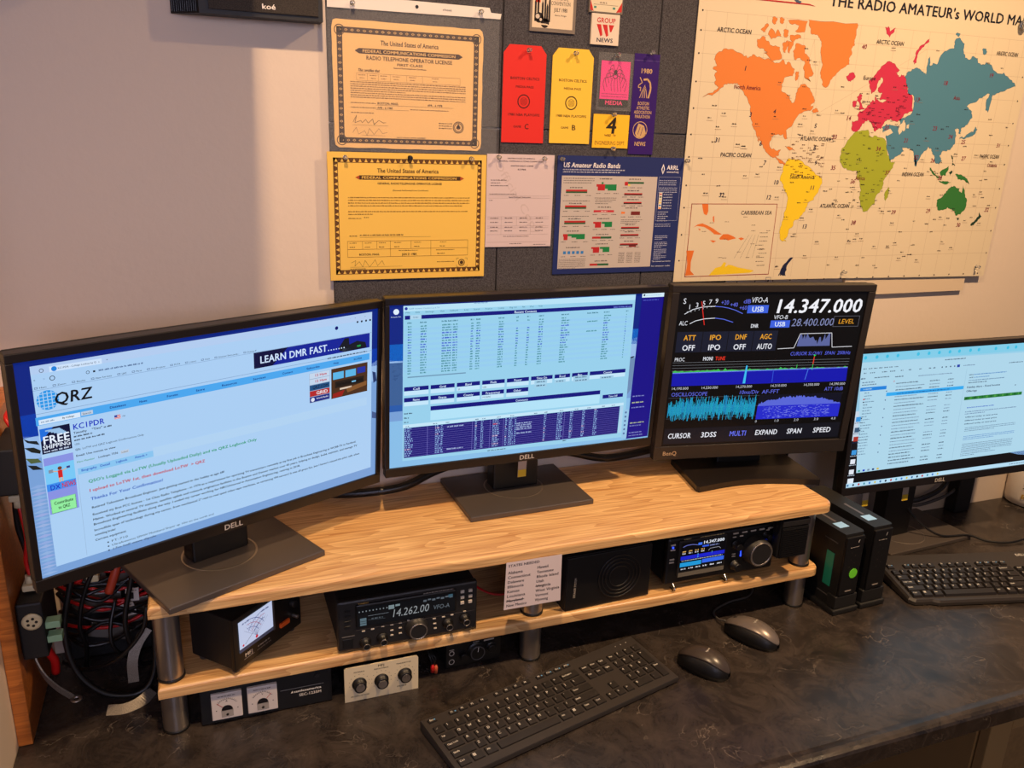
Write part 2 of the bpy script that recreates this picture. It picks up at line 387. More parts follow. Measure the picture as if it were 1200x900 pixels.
def cert_first(A):
    W, H = .2552, .1975; g = (222, 178, 110); B = (58, 34, 18)
    A.up()
    border(A, .0075, .0075, W-.0075, H-.011, .0090, B, g, .0098, 'lozenge')
    A.up().up()
    for x, z, a in ((.012, .012, 0), (W-.012, .012, 1), (W-.012, H-.016, 2), (.012, H-.016, 3)): A.disc(x, z, .0085, B, 16, .0072); A.disc(x, z, .0022, B, 10)
    A.text('The United States of America', W/2, .162, .0072, B, True, width=.098, align='c')
    A.rect(.043, .1478, W-.043, .1560, B); A.poly([(.043, .1478), (.036, .1519), (.043, .156)], B); A.poly([(W-.043, .1478), (W-.036, .1519), (W-.043, .156)], B)
    A.up().text('FEDERAL COMMUNICATIONS COMMISSION', W/2, .1497, .0045, g, True, width=.158, align='c')
    A.text('RADIO TELEPHONE OPERATOR LICENSE', W/2, .139, .0058, B, True, width=.146, align='c')
    A.text('FIRST CLASS', W/2, .132, .0036, B, True, width=.044, align='c'); A.text('General Radiotelephone Certificate', W/2, .1275, .0022, B, True, width=.056, align='c')
    A.text('This certifies that', .040, .1205, .0045, B, True, width=.036, shear=.3)
    A.frame(.038, .1065, W-.04, .118, .0003, (110, 76, 44))
    for x in (.056, .074, .094, .122, .149): A.rect(x, .1065, x+.0003, .118, (110, 76, 44))
    for x in (.041, .060, .077, .098, .126, .165): A.greek(x, x+.012, .1145, .0014, (110, 76, 44)); A.greek(x+.002, x+.010, .110, .0014, (110, 76, 44))
    for k in range(8): A.greek(.028, W-.03 if k != 4 else .12, .1035-k*.0034, .0017, (86, 54, 30))
    A.text('BOSTON, MASS.', .072, .0705, .0034, B, True, width=.036); A.text('APR - 6 1978', .158, .0705, .0032, B, True, width=.026)
    A.greek(.028, .07, .071, .0016, B); A.rect(.07, .0690, .205, .0693, B)
    A.text('APR - 6 1983', .072, .0635, .0030, B, True, width=.026); A.greek(.028, .07, .0638, .0016, B); A.rect(.07, .0620, .125, .0623, B); A.greek(.128, .195, .0635, .0015, B)
    A.greek(.028, .066, .0555, .0017, B)
    A.path([(.031, .041), (.037, .052), (.034, .040), (.044, .044), (.046, .040), (.052, .046), (.056, .040), (.064, .047), (.066, .038), (.074, .045), (.082, .041), (.086, .042)], .0006, (60, 34, 24)); A.rect(.03, .0365, .09, .0368, B)
    A.path([(.030, .024), (.036, .033), (.040, .022), (.050, .028), (.054, .020), (.058, .032), (.066, .022), (.074, .032), (.080, .024), (.088, .026)], .0005, (120, 84, 60)); A.rect(.045, .0205, .085, .0208, (120, 84, 60))
    A.disc(.213, .038, .0098, B, 24, .0085); A.disc(.213, .038, .0075, (96, 60, 34), 18, .0062); A.disc(.213, .038, .004, (150, 104, 66), 8); A.poly([(.213, .044), (.209, .036), (.217, .036)], B)
    for k in range(3): A.greek(.178, .202, .043-k*.004, .0016, B)
    A.text('NOT VALID UNTIL SIGNED', W/2+.002, .0175, .0018, B, True, width=.05, align='c')
def tornpts(x0, z0, x1, z1, n=16):
    P = []; j = lambda: RNG.uniform(-.0006, .0006); r = .007
    for i in range(n+1): P.append((x0+r+(x1-x0-2*r)*i/n, z0+j()))
    P.append((x1-.0015, z0+.004))
    for i in range(n): P.append((x1+j(), z0+r+(z1-z0-2*r)*(i+.5)/n))
    P.append((x1-.002, z1-.003))
    for i in range(n+1): P.append((x1-r-(x1-x0-2*r)*i/n, z1+j()))
    P.append((x0+.002, z1-.002))
    for i in range(n): P.append((x0+j(), z1-r-(z1-z0-2*r)*(i+.5)/n))
    P.append((x0+.0015, z0+.004)); return P
sheet('certificate', 'aged tan first class operator certificate in the clear sleeve', 'certificate', tornpts(.1043, .8786, .3595, 1.0761), (226, 182, 116), org=(.1043, .8786), art=cert_first, y=-.0044)
def cert_general(A):
    W, H = .2794, .2159; g = (230, 186, 84); B = (70, 44, 14); A.up()
    border(A, .0095, .010, W-.0085, H-.0095, .0078, (96, 62, 22), g, .0098, 'tri')
    A.up().up()
    A.text('The United States of America', W/2-.002, .183, .0068, B, True, width=.108, align='c')
    A.rect(.053, .1712, W-.048, .1782, B); A.poly([(.053, .1712), (.046, .1747), (.053, .1782)], (170, 70, 30)); A.poly([(W-.048, .1712), (W-.041, .1747), (W-.048, .1782)], (170, 70, 30))
    A.up().text('FEDERAL COMMUNICATIONS COMMISSION', W/2+.001, .1727, .0041, g, True, width=.168, align='c')
    A.text('GENERAL RADIOTELEPHONE OPERATOR LICENSE', W/2+.001, .1635, .0033, B, True, width=.114, align='c')
    A.text('(General Radiotelephone Certificate)', W/2+.002, .1525, .0025, B, width=.064, align='c')
    for k in range(4): A.greek(.033, (W-.03) if k < 3 else .235, .1405-k*.0046, .0019, (104, 72, 24))
    for k in range(2): A.greek(.033, (W-.034) if k < 1 else .075, .1170-k*.0046, .0019, (104, 72, 24))
    A.greek(.033, .055, .1055, .0018, (104, 72, 24)); A.greek(.06, .068, .107, .0018, B)
    A.greek(.034, .048, .0755, .0018, B); A.greek(.052, .128, .0765, .0024, (80, 56, 30)); A.rect(.052, .0738, .178, .0741, B)
    A.frame(.03, .0395, W-.032, .0675, .0005, (130, 84, 30)); A.rect(.03, .0530, W-.032, .0535, (130, 84, 30))
    for x in (.056, .081): A.rect(x, .053, x+.0005, .0675, (130, 84, 30))
    for x in (.105, .178): A.rect(x, .0395, x+.0005, .0675, (130, 84, 30))
    A.rect(.142, .053, .1425, .0675, (130, 84, 30))
    for x in (.034, .06, .085, .112, .148, .195): A.greek(x, x+.012, .0635, .0014, B); A.greek(x, x+.009, .0562, .0017, B)
    A.text('BOSTON, MASS.', .050, .0425, .0034, B, True, width=.036); A.text('JUN 21 1984', .126, .0415, .0038, B, True, width=.026); A.greek(.19, .205, .043, .0016, B)
    A.greek(.12, .155, .0495, .0014, B); A.greek(.188, .222, .0495, .0014, B)
    A.path([(.036, .030), (.044, .034), (.042, .024), (.050, .032), (.056, .022), (.060, .034), (.068, .022), (.078, .035), (.082, .024), (.090, .033), (.094, .025)], .0005, (110, 80, 40)); A.rect(.034, .0222, .126, .0225, B); A.greek(.034, .062, .0185, .0015, B)
    A.disc(.236, .0265, .0062, B, 20, .0048); A.disc(.236, .0265, .0034, B, 12)
    A.greek(.19, .222, .028, .0016, B)
    for x, z, a, b in ((.2265, .0345, .004, 0), (.2465, .0345, -.004, 0), (.2265, .0185, .004, 0), (.2465, .0185, -.004, 0)): A.line((x, z), (x+a, z), .0005, B); A.line((x, z), (x, z+(.004 if z < .02 else -.004)), .0005, B)
sheet('certificate', 'bright yellow general operator certificate below the tan one', 'certificate', rectpts(.0906, .6558, .3700, .8717), (232, 188, 84), org=(.0906, .6558), art=cert_general, y=-.0058)
def wp_art(A):
    W, H = .1301, .1653; B = (70, 58, 58); g = (150, 128, 126); A.up()
    for k, ch in enumerate('Official Copy'):
        pass
    A.text('Official Copy', .012, .150, .014, (196, 176, 174), width=.155, rot=-.98)
    A.up()
    A.text('UNITED STATES OF AMERICA', W/2, .157, .0023, B, True, width=.053, align='c'); A.text('FEDERAL COMMUNICATIONS COMMISSION', W/2, .152, .0023, B, True, width=.085, align='c')
    A.text('AMATEUR RADIO LICENSE', W/2+.002, .144, .0023, B, True, width=.044, align='c'); A.text('KC1PDR', W/2+.002, .1375, .0028, B, True, width=.016, align='c')
    for k, w_ in enumerate((.03, .018, .033)): A.greek(.008, .008+w_, .119-k*.0048, .0018, B)
    A.greek(.006, .057, .0945, .0017, B); A.rect(.004, .0920, W-.006, .0923, g); A.rect(.004, .0880, W-.006, .0883, g); A.text('Special Conditions / Endorsements', W/2, .0888, .0022, B, True, width=.043, align='c'); A.greek(.006, .012, .0835, .0016, B)
    for z in (.0545, .0505, .0380, .0345, .0225, .0085): A.rect(.003, z, W-.006, z+.0003, g)
    for x in (.03, .088): A.rect(x, .0225, x+.0003, .0545, g)
    A.rect(.06, .038, .0603, .0545, g)
    for z, a in ((.0516, .0018), (.044, .0018), (.0352, .0018), (.0285, .0018)):
        for x in (.009, .037, .066, .098): A.greek(x, x+.015, z, a, B)
    A.greek(.035, .085, .0185, .0016, B); A.greek(.048, .072, .005, .0016, B); A.greek(.095, .12, .003, .0014, B)
sheet('licence_sheet', 'small white printed licence sheet right of the yellow certificate', 'paper', rectpts(.3714, .7089, .5015, .8742), (206, 186, 186), org=(.3714, .7089), art=wp_art, y=-.0050)

def bands_art(A):
    W, H = .2729, .2195; P = (188, 176, 168); R = (176, 34, 38); G = (24, 122, 66); K = (50, 44, 46); BL = (24, 36, 92)
    A.up().rect(.010, .010, .2115, .1835, P)
    A.up()
    A.text('US Amateur Radio Bands', .0115, .1985, .0085, (228, 222, 222), True, width=.118, shear=.15)
    A.greek(.0115, .14, .1935, .0022, (190, 190, 205)); A.greek(.0115, .13, .1893, .0022, (190, 190, 205))
    A.poly([(.2185, .198), (.2225, .188), (.2265, .198), (.2225, .208)], (225, 222, 225)); A.up().poly([(.2205, .198), (.2225, .192), (.2245, .198), (.2225, .204)], BL); A.n -= 1
    A.text('ARRL', .231, .1975, .0078, (225, 220, 222), True, width=.0255); A.text('www.arrl.org', .231, .1915, .0034, (215, 212, 220), True, width=.0265)
    A.greek(.014, .077, .178, .0016, K); A.greek(.014, .077, .1742, .0016, K); A.greek(.014, .072, .170, .0016, K)
    def head(x, z, w_=.026): A.greek(x, x+w_, z, .0024, K)
    def foot(x, x1, z): A.greek(x, x+.010, z, .0015, K); A.greek(x1-.011, x1, z, .0015, K); A.greek((x+x1)/2-.006, (x+x1)/2+.006, z, .0015, K)
    for z in (.1555, .1265, .0980):
        head(.0275, z+.0055); A.rect(.0195, z-.0005, .0635, z+.0028, R); A.rect(.0195, z-.0035, .0635, z-.0005, (40, 84, 50)); foot(.016, .072, z-.0085)
    for z in (.0980, .1265): A.greek(.0145, .07, z+.0105, .0014, K)
    def block(x, z, xm, x1, h=.010, st=0):
        A.poly([(x, z+h), (x, z+h-.0035), (x+.004, z+h-.0035), (x+.004, z-.001), (xm-.0005, z-.001), (xm-.0005, z+h)], R)
        A.poly([(xm+.0005, z+h), (xm+.0005, z+h-.0035), (xm+.007, z+h-.004), (xm+.007, z), (x1, z), (x1, z+h)], G)
    head(.026, .0805); A.poly([(.0185, .076), (.0185, .071), (.020, .071), (.020, .0645), (.028, .0645), (.028, .076)], R); A.poly([(.028, .076), (.028, .072), (.036, .072), (.036, .069), (.046, .069), (.046, .066), (.064, .066), (.064, .076)], G); foot(.014, .072, .0605)
    head(.026, .0495, .03)
    for k in range(5): A.rect(.0205+k*.0092, .038, .0262+k*.0092, .0435, (46, 122, 190))
    foot(.016, .068, .0325); 
    for k in range(7): A.greek(.012, .068-(k == 6)*.02, .0275-k*.0028, .0012, K)
    head(.088, .1775); A.poly([(.082, .1685), (.082, .164), (.085, .164), (.085, .157), (.1, .157), (.1, .1685)], R); A.poly([(.1, .1685), (.1, .1605), (.106, .1605), (.106, .157), (.1245, .157), (.1245, .1685)], G); A.rect(.0925, .169, .0965, .1725, G); foot(.082, .13, .151); A.greek(.08, .126, .1425, .0014, K)
    for k in range(3): A.greek(.0815, .125-k*.008, .139-k*.0035, .0014, K)
    head(.088, .125, .028); A.rect(.0795, .1165, .1225, .1205, (186, 44, 56)); A.up().greek(.095, .108, .1175, .0018, (230, 210, 205)); A.n -= 1; foot(.078, .128, .1115)
    head(.088, .1035); block(.080, .0885, .0975, .1205); foot(.08, .128, .0835)
    head(.088, .0735); A.rect(.0795, .0665, .0975, .0705, R); A.rect(.0975, .0665, .121, .0705, (36, 92, 56)); foot(.08, .126, .0625)
    head(.088, .0555); block(.079, .0405, .0970, .1185); foot(.078, .126, .0345)
    head(.088, .0225, .027); A.rect(.078, .0145, .0945, .0185, R); A.rect(.0945, .0145, .1185, .0185, (36, 92, 56))
    head(.150, .1775); A.rect(.1415, .1665, .1485, .1735, R); A.rect(.1485, .170, .183, .1735, (40, 90, 54)); A.rect(.149, .1655, .1535, .169, (220, 200, 70)); foot(.138, .18, .162)
    for z, f in ((.1505, 0), (.134, 0)): head(.149, z+.0055); A.rect(.142, z, .181, z+.002, R); A.rect(.142, z-.0022, .181, z, (52, 34, 34)); foot(.138, .184, z-.006)
    head(.147, .1235); A.rect(.1385, .1135, .1465, .1175, (224, 120, 52)); A.rect(.1595, .111, .1795, .118, (112, 34, 34)); foot(.138, .182, .107)
    for k in range(3): A.greek(.139, .186-k*.006, .1015-k*.003, .0013, K)
    for z in (.0865, .0725, .0545): head(.149, z+.0055, .022); A.rect(.1405, z, .18, z+.002, R); A.rect(.1405, z-.002, .18, z, (48, 32, 32)); foot(.139, .184, z-.006)
    A.rect(.1605, .0495, .1765, .0525, (128, 34, 34))
    for k in range(8): A.greek(.139, .152, .038-k*.0027, .0013, K); A.greek(.157, .17, .038-k*.0027, .0013, K); A.greek(.175, .188, .038-k*.0027, .0013, K)
    A.frame(.215, .100, .2635, .1835, .0004, (170, 175, 200))
    for k in range(3): A.greek(.217, .255, .176-k*.004, .0018, (180, 184, 208))
    for k in range(3): A.greek(.217, .258, .162-k*.004, .0018, (180, 184, 208))
    A.rect(.2185, .1225, .2255, .1545, (214, 206, 196)); A.up()
    for k, c in enumerate(((176, 34, 38), (60, 90, 50), (210, 190, 110), (222, 200, 60), (46, 122, 190), (230, 132, 40))): A.rect(.2195, .1495-k*.0053, .2245, .152-k*.0053, c); A.greek(.2285, .248, .1495-k*.0053, .0018, (190, 194, 214))
    A.n -= 1
    for k in range(5): A.greek(.219, .242-(k % 2)*.005, .116-k*.0042, .0018, (190, 194, 214))
    for k in range(2): A.greek(.215, .25, .0925-k*.004, .0016, (180, 184, 208))
    for z0, n in ((.0695, 3), (.057, 4), (.043, 4), (.030, 3)):
        for k in range(n): A.greek(.217, .246-(k == n-1)*.012, z0-k*.0032, .0016, (180, 184, 208))
    A.text('The national association', .2145, .019, .0022, (200, 204, 220), True, width=.043); A.text('for amateur radio', .2145, .0095, .0024, (200, 204, 220), True, width=.043)
sheet('band_chart', 'dark blue radio bands chart with red and green bars', 'poster', rectpts(.5082, .6549, .7811, .8744), (30, 42, 98), org=(.5082, .6549), art=bands_art, y=-.0048)

# tags and badges
def celt(A, letter, K):
    W = .080
    A.text('BOSTON CELTICS', W/2+.001, .1060, .0042, K, True, width=.055, align='c'); A.text('MEDIA PASS', W/2+.001, .0925, .0036, K, True, width=.034, align='c')
    A.disc(W/2, .070, .0120, K, 24, .0100); A.disc(W/2, .070, .0064, K, 16, .0058)
    for k in range(7): A.line((W/2-.004+k*.0013, .0655), (W/2-.004+k*.0013, .0745), .0004, K)
    A.text('1980 NBA PLAYOFFS', W/2+.001, .0455, .0042, K, True, width=.061, align='c')
    A.text('GAME', W/2-.018, .0255, .0036, K, True, width=.015); A.text(letter, W/2+.003, .0235, .0088, K, True, width=.0085)
def tagpts(x0, z0, x1, z1, c=.0135): return [(x0, z0), (x1, z0), (x1, z1-c), (x1-c*.8, z1), (x0+c*.8, z1), (x0, z1-c)]
sheet('press_tag', 'red press tag with clipped corners marked game C', 'tag', tagpts(.397, .8945, .477, 1.057), (214, 42, 34), org=(.397, .8945), art=lambda A: (A.up(), celt(A, 'C', (72, 20, 16))), y=-.005)
sheet('press_tag', 'yellow press tag with clipped corners marked game B', 'tag', tagpts(.489, .8955, .569, 1.057), (236, 190, 62), org=(.489, .8955), art=lambda A: (A.up(), celt(A, 'B', (70, 48, 16))), y=-.005)
def nrc(A):
    W, H = .086, .12; A.up(); A.rect(.004, .006, .0805, H, (216, 196, 168)); A.up()
    A.rect(.010, .046, .0185, H, (206, 54, 30)); A.rect(.021, .05, .024, H, (60, 110, 140)); A.rect(.026, .062, .031, H, (30, 60, 130))
    for x, h in ((.008, .046), (.013, .052), (.021, .044), (.026, .058), (.030, .040), (.034, .050)): A.poly([(x, .016), (x+.0035, .016), (x+.0035, h), (x+.0017, h+.006), (x, h)], (38, 30, 30))
    A.disc(.017, .022, .0085, (38, 30, 30), 12); A.disc(.028, .014, .008, (38, 30, 30), 12); A.up().disc(.014, .024, .004, (200, 185, 170), 8); A.disc(.020, .019, .0025, (200, 185, 170), 8); A.path([(.012, .012), (.03, .012), (.045, .008)], .0022, (216, 196, 168)); A.n -= 1
    K = (50, 36, 36)
    for k, t in enumerate(('REPUBLICAN', 'NATIONAL', 'CONVENTION')): A.text(t, .0565, .0600-k*.0082, .0062, K, width=(.034, .028, .037)[k], align='c')
    A.text('JULY 1980', .057, .0335, .0060, K, True, width=.025, align='c'); A.text('Detroit, Michigan', .057, .0265, .0024, K, True, width=.022, align='c')
sheet('badge', 'white convention badge with a dark skyline drawing at top', 'badge', rectpts(.4425, 1.0805, .5285, 1.20), (120, 108, 98), org=(.4425, 1.0805), art=nrc, y=-.006, th=.003)
def b2(A):
    A.up(); A.poly([(.006, .002), (.060, .002), (.064, .012), (.064, .06), (.002, .06), (.002, .012)], (214, 200, 172)); A.up()
    A.poly([(.002, .004), (.009, .002), (.002, .02)], (190, 40, 36)); A.poly([(.064, .004), (.053, .002), (.064, .020)], (190, 40, 36)); A.rect(.008, .013, .056, .0136, (90, 70, 60)); A.rect(.008, .024, .056, .0246, (90, 70, 60)); A.greek(.02, .034, .0155, .0022, (90, 60, 50)); A.rect(.009, .007, .014, .0105, (60, 130, 120)); A.rect(.046, .007, .051, .0105, (60, 130, 120))
sheet('badge', 'cream name badge with red corners above the white news card', 'badge', rectpts(.553, 1.1185, .619, 1.20), (110, 100, 92), org=(.553, 1.1185), art=b2, y=-.007, th=.004)
def gw(A):
    R = (190, 34, 36); A.up()
    A.text('GROUP', .0285, .0365, .0078, R, True, width=.037, align='c')
    A.poly([(.010, .0335), (.0185, .0335), (.0225, .016), (.0185, .0135)], R); A.poly([(.0215, .0335), (.031, .0335), (.034, .016), (.030, .0135)], R); A.poly([(.034, .0335), (.0445, .0335), (.040, .0225), (.037, .0215)], R)
    A.text('NEWS', .0275, .0045, .0066, (28, 30, 60), True, width=.033, align='c')
sheet('news_card', 'white news card with red and navy lettering', 'badge', rectpts(.5595, 1.0665, .6145, 1.1175), (216, 200, 182), org=(.5595, 1.0665), art=gw, y=-.007, th=.004)
mp = thing('media_pass', 'pink media pass with a spider drawing in a clear sleeve', 'badge', (.5785, 0, .956))
mb = MB(); A = Art(mb, -.0046); A.rect(.0065, .0075, .0655, .085, (226, 48, 130)); A.up()
A.rect(.0065, .0075, .0655, .0195, (20, 24, 22)); A.up(); A.text('MEDIA', .036, .0100, .0070, (226, 60, 120), True, width=.036, align='c')
A.greek(.010, .062, .028, .0016, (110, 20, 70)); A.greek(.010, .062, .0235, .0016, (110, 20, 70)); K = (60, 14, 40)
for k in range(8):
    a = math.radians(20+k*20) if k < 8 else 0; sgn = -1 if k < 4 else 1
    x0, z0 = .036, .062; kx = x0+sgn*(.010+.004*(k % 4)); kz = .076-.007*(k % 4); A.path([(x0, z0), ((x0+kx)/2, kz+.003), (kx, kz), (kx+sgn*.002, kz-.010), (kx-sgn*.002, kz-.022)], .0009, K)
for k in range(4): A.path([(.030+k*.005, .056), (.028+k*.0065, .045), (.030+k*.0065, .033)], .0008, K)
A.disc(.036, .060, .0055, K, 12, .004); A.disc(.0365, .067, .0035, K, 10)
mb.build('pass_card', M_gloss, mp)
MB().box(0, .072, -.0062, -.0054, 0, .099, bev=.0003).build('sleeve', M_sleeve, mp)
def four(A):
    K = (40, 28, 14); A.up(); A.text('4', .037, .026, .028, K, True, width=.022, align='c', shear=.1); A.text('WBZ', .024, .0205, .0038, K, True, width=.014); A.text('TV', .042, .0205, .0038, K, True, width=.006); A.text('ENGINEERING DEPT.', .0365, .0055, .0068, (96, 66, 20), width=.064, align='c')
sheet('number_card', 'square yellow card with a big black 4', 'badge', rectpts(.5755, .8895, .6495, .949), (240, 184, 40), org=(.5755, .8895), art=four, y=-.0052)
def ribbon_art(A):
    G = (196, 160, 112); A.up(); A.rect(0, .1655, .0525, .1661, (110, 90, 150)); W = .0525
    A.text('1980', W/2, .1440, .0080, G, True, width=.025, align='c')
    A.path([(.014, .137), (.0195, .128), (.012, .123), (.012, .119), (.017, .1195), (.016, .113)], .0016, G); A.path([(.022, .133), (.030, .134), (.036, .128), (.038, .118), (.036, .108), (.034, .101)], .0034, G)
    for k in range(4): A.path([(.026+k*.001, .124-k*.003), (.020+k*.003, .112), (.016+k*.005, .101)], .0013, G)
    for k, t in enumerate(('BOSTON', 'ATHLETIC', 'ASSOCIATION', 'MARATHON')): A.text(t, W/2-.001, .0885-k*.0078, .0056, G, True, width=(.024, .028, .037, .032)[k], align='c')
    A.disc(W/2-.004, .044, .0155, G, 26, .0142); A.poly([(.012, .038), (.018, .056), (.030, .052), (.034, .042), (.036, .036), (.026, .030), (.016, .031)], G); A.up().path([(.018, .036), (.022, .050)], .001, (50, 30, 100)); A.path([(.024, .034), (.028, .049)], .001, (50, 30, 100)); A.n -= 1
    A.text('NEWS', W/2-.002, .0155, .0072, G, True, width=.024, align='c')
sheet('ribbon', 'purple satin marathon news ribbon with gold print', 'ribbon', rectpts(.6515, .8795, .704, 1.057), (54, 28, 104), org=(.6515, .8795), art=ribbon_art, y=-.0046, mat=M_gloss)
# sleeve with white binder strip holding the tan certificate
sl = thing('document_sleeve', 'clear binder sleeve with a white punched strip holding the tan certificate', 'sleeve', (0, 0, 0))
st = MB(); A = Art(st, -.0058)
st.prism([(.098, 1.092), (.389, 1.0945), (.3905, 1.103), (.372, 1.1035), (.369, 1.111), (.098, 1.112)], -.0055, -.0045, 'y')
st.build('punched_strip', M_white, sl)
MB().lathe([(.0028, -.0060), (.0028, -.0056)], 'y', (.2435, 0, 1.103), 12).build('strip_hole', M_black, sl)
lg = MB(); Al = Art(lg, -.0059); Al.text('sheet', .287, 1.1005, .0032, (90, 84, 80), width=.016); lg.build('strip_print', M_print, sl)
MB().box(.094, .388, -.0053, -.0050, .873, 1.094).build('vinyl', M_sleeve, sl)

# world map
MAPD = {"orange": ["52,430 44,441 49,452 68,462 88,459 111,450 116,452 118,448 129,455 145,452 163,449 175,445 191,443 201,450 210,441 215,447 232,434 229,421 210,417 205,404 211,390 228,382 235,371 240,372 242,378 242,389 251,406 263,407 282,391 291,378 282,366 288,368 287,361 268,356 262,352 247,337 242,326 230,318 233,308 237,302 232,301 224,311 208,309 197,304 193,292 201,281 215,278 223,282 220,270 212,269 232,258 241,250 236,250 220,259 207,264 186,276 174,291 164,306 169,293 162,303 152,318 147,330 140,348 136,363 126,378 118,386 107,398 95,401 81,400 71,393 57,383 44,377 26,372 43,381 60,392 50,399 53,404 48,412 53,421 43,425", "250,525 369,527 370,511 370,499 368,496 371,487 364,480 367,468 362,459 364,450 345,440 328,424 321,410 314,403 302,409 304,413 297,425 298,446 288,476 284,490 278,497 263,499 255,512", "141,500 154,512 159,508 152,496 145,498", "159,492 165,504 177,493 181,503 189,494 191,490 172,487 168,484", "165,523 176,523 175,512 167,513", "182,523 192,523 193,515 185,514", "202,521 248,522 244,502 221,502 229,513 207,515", "194,502 204,504 207,493 198,490", "211,495 232,497 238,491 222,484 211,487", "136,483 150,489 162,481 169,474 190,472 198,452 175,444 154,459 164,461 149,467 140,468", "196,480 207,485 210,475 205,462 197,469", "209,484 221,484 218,471 215,462 210,465", "227,481 248,479 251,464 265,453 268,445 279,428 268,420 274,412 261,417 252,435 252,450 241,455 228,451 222,466", "234,426 241,430 244,422 238,412", "231,288 243,287 258,279 248,280 236,285", "294,363 304,358 297,354 287,357"], "crimson": ["360,428 367,433 379,435 384,429 379,421 368,418 363,422", "395,323 393,342 408,343 404,353 409,362 422,368 432,375 437,385 443,382 444,392 454,384 466,381 474,387 457,385 460,399 451,400 447,409 457,425 452,430 445,420 439,401 431,397 426,407 419,422 432,432 447,451 466,462 479,459 497,446 488,441 498,433 503,438 516,433 526,414 527,402 541,399 551,367 532,362 522,348 514,344 497,347 483,345 476,338 473,330 463,327 456,338 444,346 462,331 459,323 449,331 435,345 427,342 417,330 406,320", "396,390 401,396 408,394 408,384 412,374 421,366 406,363 405,377 397,382", "386,378 395,382 399,372 390,369", "528,465 531,481 544,498 563,511 563,505 546,492 537,478 538,463 533,459", "440,525 447,523 449,527 455,518 468,526 466,517 456,506 446,516"], "blue": ["513,433 518,443 529,450 546,452 557,447 569,441 569,468 571,479 576,465 576,452 583,465 595,463 605,486 625,496 634,498 633,513 647,517 661,508 663,492 670,480 685,478 688,484 707,481 710,472 729,470 732,476 754,465 772,454 790,457 819,442 833,430 815,425 792,417 770,409 769,398 766,372 757,377 754,398 760,411 743,405 730,397 709,389 701,383 718,373 723,360 707,343 698,339 697,325 690,327 690,335 679,335 686,321 686,308 682,301 673,290 659,288 648,278 658,267 651,259 637,266 629,279 621,291 611,296 599,282 588,265 587,254 578,268 570,286 555,290 539,292 532,296 545,285 528,274 510,263 495,290 491,308 488,319 479,321 473,332 484,339 502,337 516,335 522,340 515,348 531,355 526,330 537,327 537,340 529,349 549,364 549,383 544,399 529,402 526,414 518,427", "695,315 705,319 713,321 725,329 734,331 738,342 745,336 740,326 725,319 711,314", "631,525 644,527 643,522 634,522", "714,499 722,502 730,496 722,489", "576,277 587,261 587,254 577,264"], "lime": ["402,318 422,324 439,326 443,316 453,311 461,315 486,309 493,299 502,276 513,262 525,263 522,250 509,236 501,221 502,205 489,192 487,174 473,161 458,157 449,171 442,187 444,202 435,222 426,230 424,242 404,243 386,249 376,264 377,287 388,303", "510,192 519,209 523,197 516,180"], "yellow": ["240,258 247,265 255,262 272,261 290,251 303,246 308,240 329,230 338,219 335,207 329,194 323,181 309,175 305,161 297,149 290,141 281,139 276,124 269,117 267,104 260,99 267,94 256,95 248,104 246,118 251,141 255,167 253,190 240,207 231,219 232,232 234,245", "83,28 97,43 110,46 117,55 122,53 120,44 128,49 136,48 152,43 169,40 194,35 184,31"], "green": ["664,182 681,193 690,203 701,212 707,214 712,212 725,209 725,202 734,198 734,216 743,198 755,181 753,160 743,150 729,147 723,157 714,162 700,166 682,160 673,159 666,168", "626,252 632,248 651,235 663,226 652,230 639,237", "659,224 676,223 696,220 687,217 662,221", "657,242 672,251 680,256 680,245 676,235 663,235", "703,239 715,238 728,235 746,225 752,217 738,224 724,225 713,230"], "teal": ["732,142 740,142 738,134", "801,157 809,146 801,138 790,125 780,124 792,137 798,144", "680,280 689,273 691,263 699,256 689,258 688,270", "683,242 694,246 690,235"], "navy": ["262,22 262,36 274,51 286,61 290,61 282,51 276,39 277,21", "257,24 261,29 259,22"], "orange2": ["50,172 64,172 66,158 63,150 56,153 52,164", "35,126 44,132 55,134 67,130 81,124 95,116 104,112 98,111 86,112 76,119 60,127 43,129", "99,104 107,112 119,112 133,107 140,103 128,101 121,99 115,101 101,101", "77,100 84,100 92,98 85,95", "145,103 152,105 160,102 152,99", "24,80 42,80 40,71 37,57 38,39 48,30 27,29 29,52", "46,124 52,123 51,119", "78,147 81,149 83,135 79,139"]}
CC = {'orange': (212, 122, 56), 'orange2': (214, 110, 44), 'crimson': (188, 44, 76), 'blue': (72, 122, 146), 'lime': (150, 160, 44), 'yellow': (226, 192, 36), 'green': (48, 112, 52), 'teal': (36, 86, 66), 'navy': (34, 48, 104)}
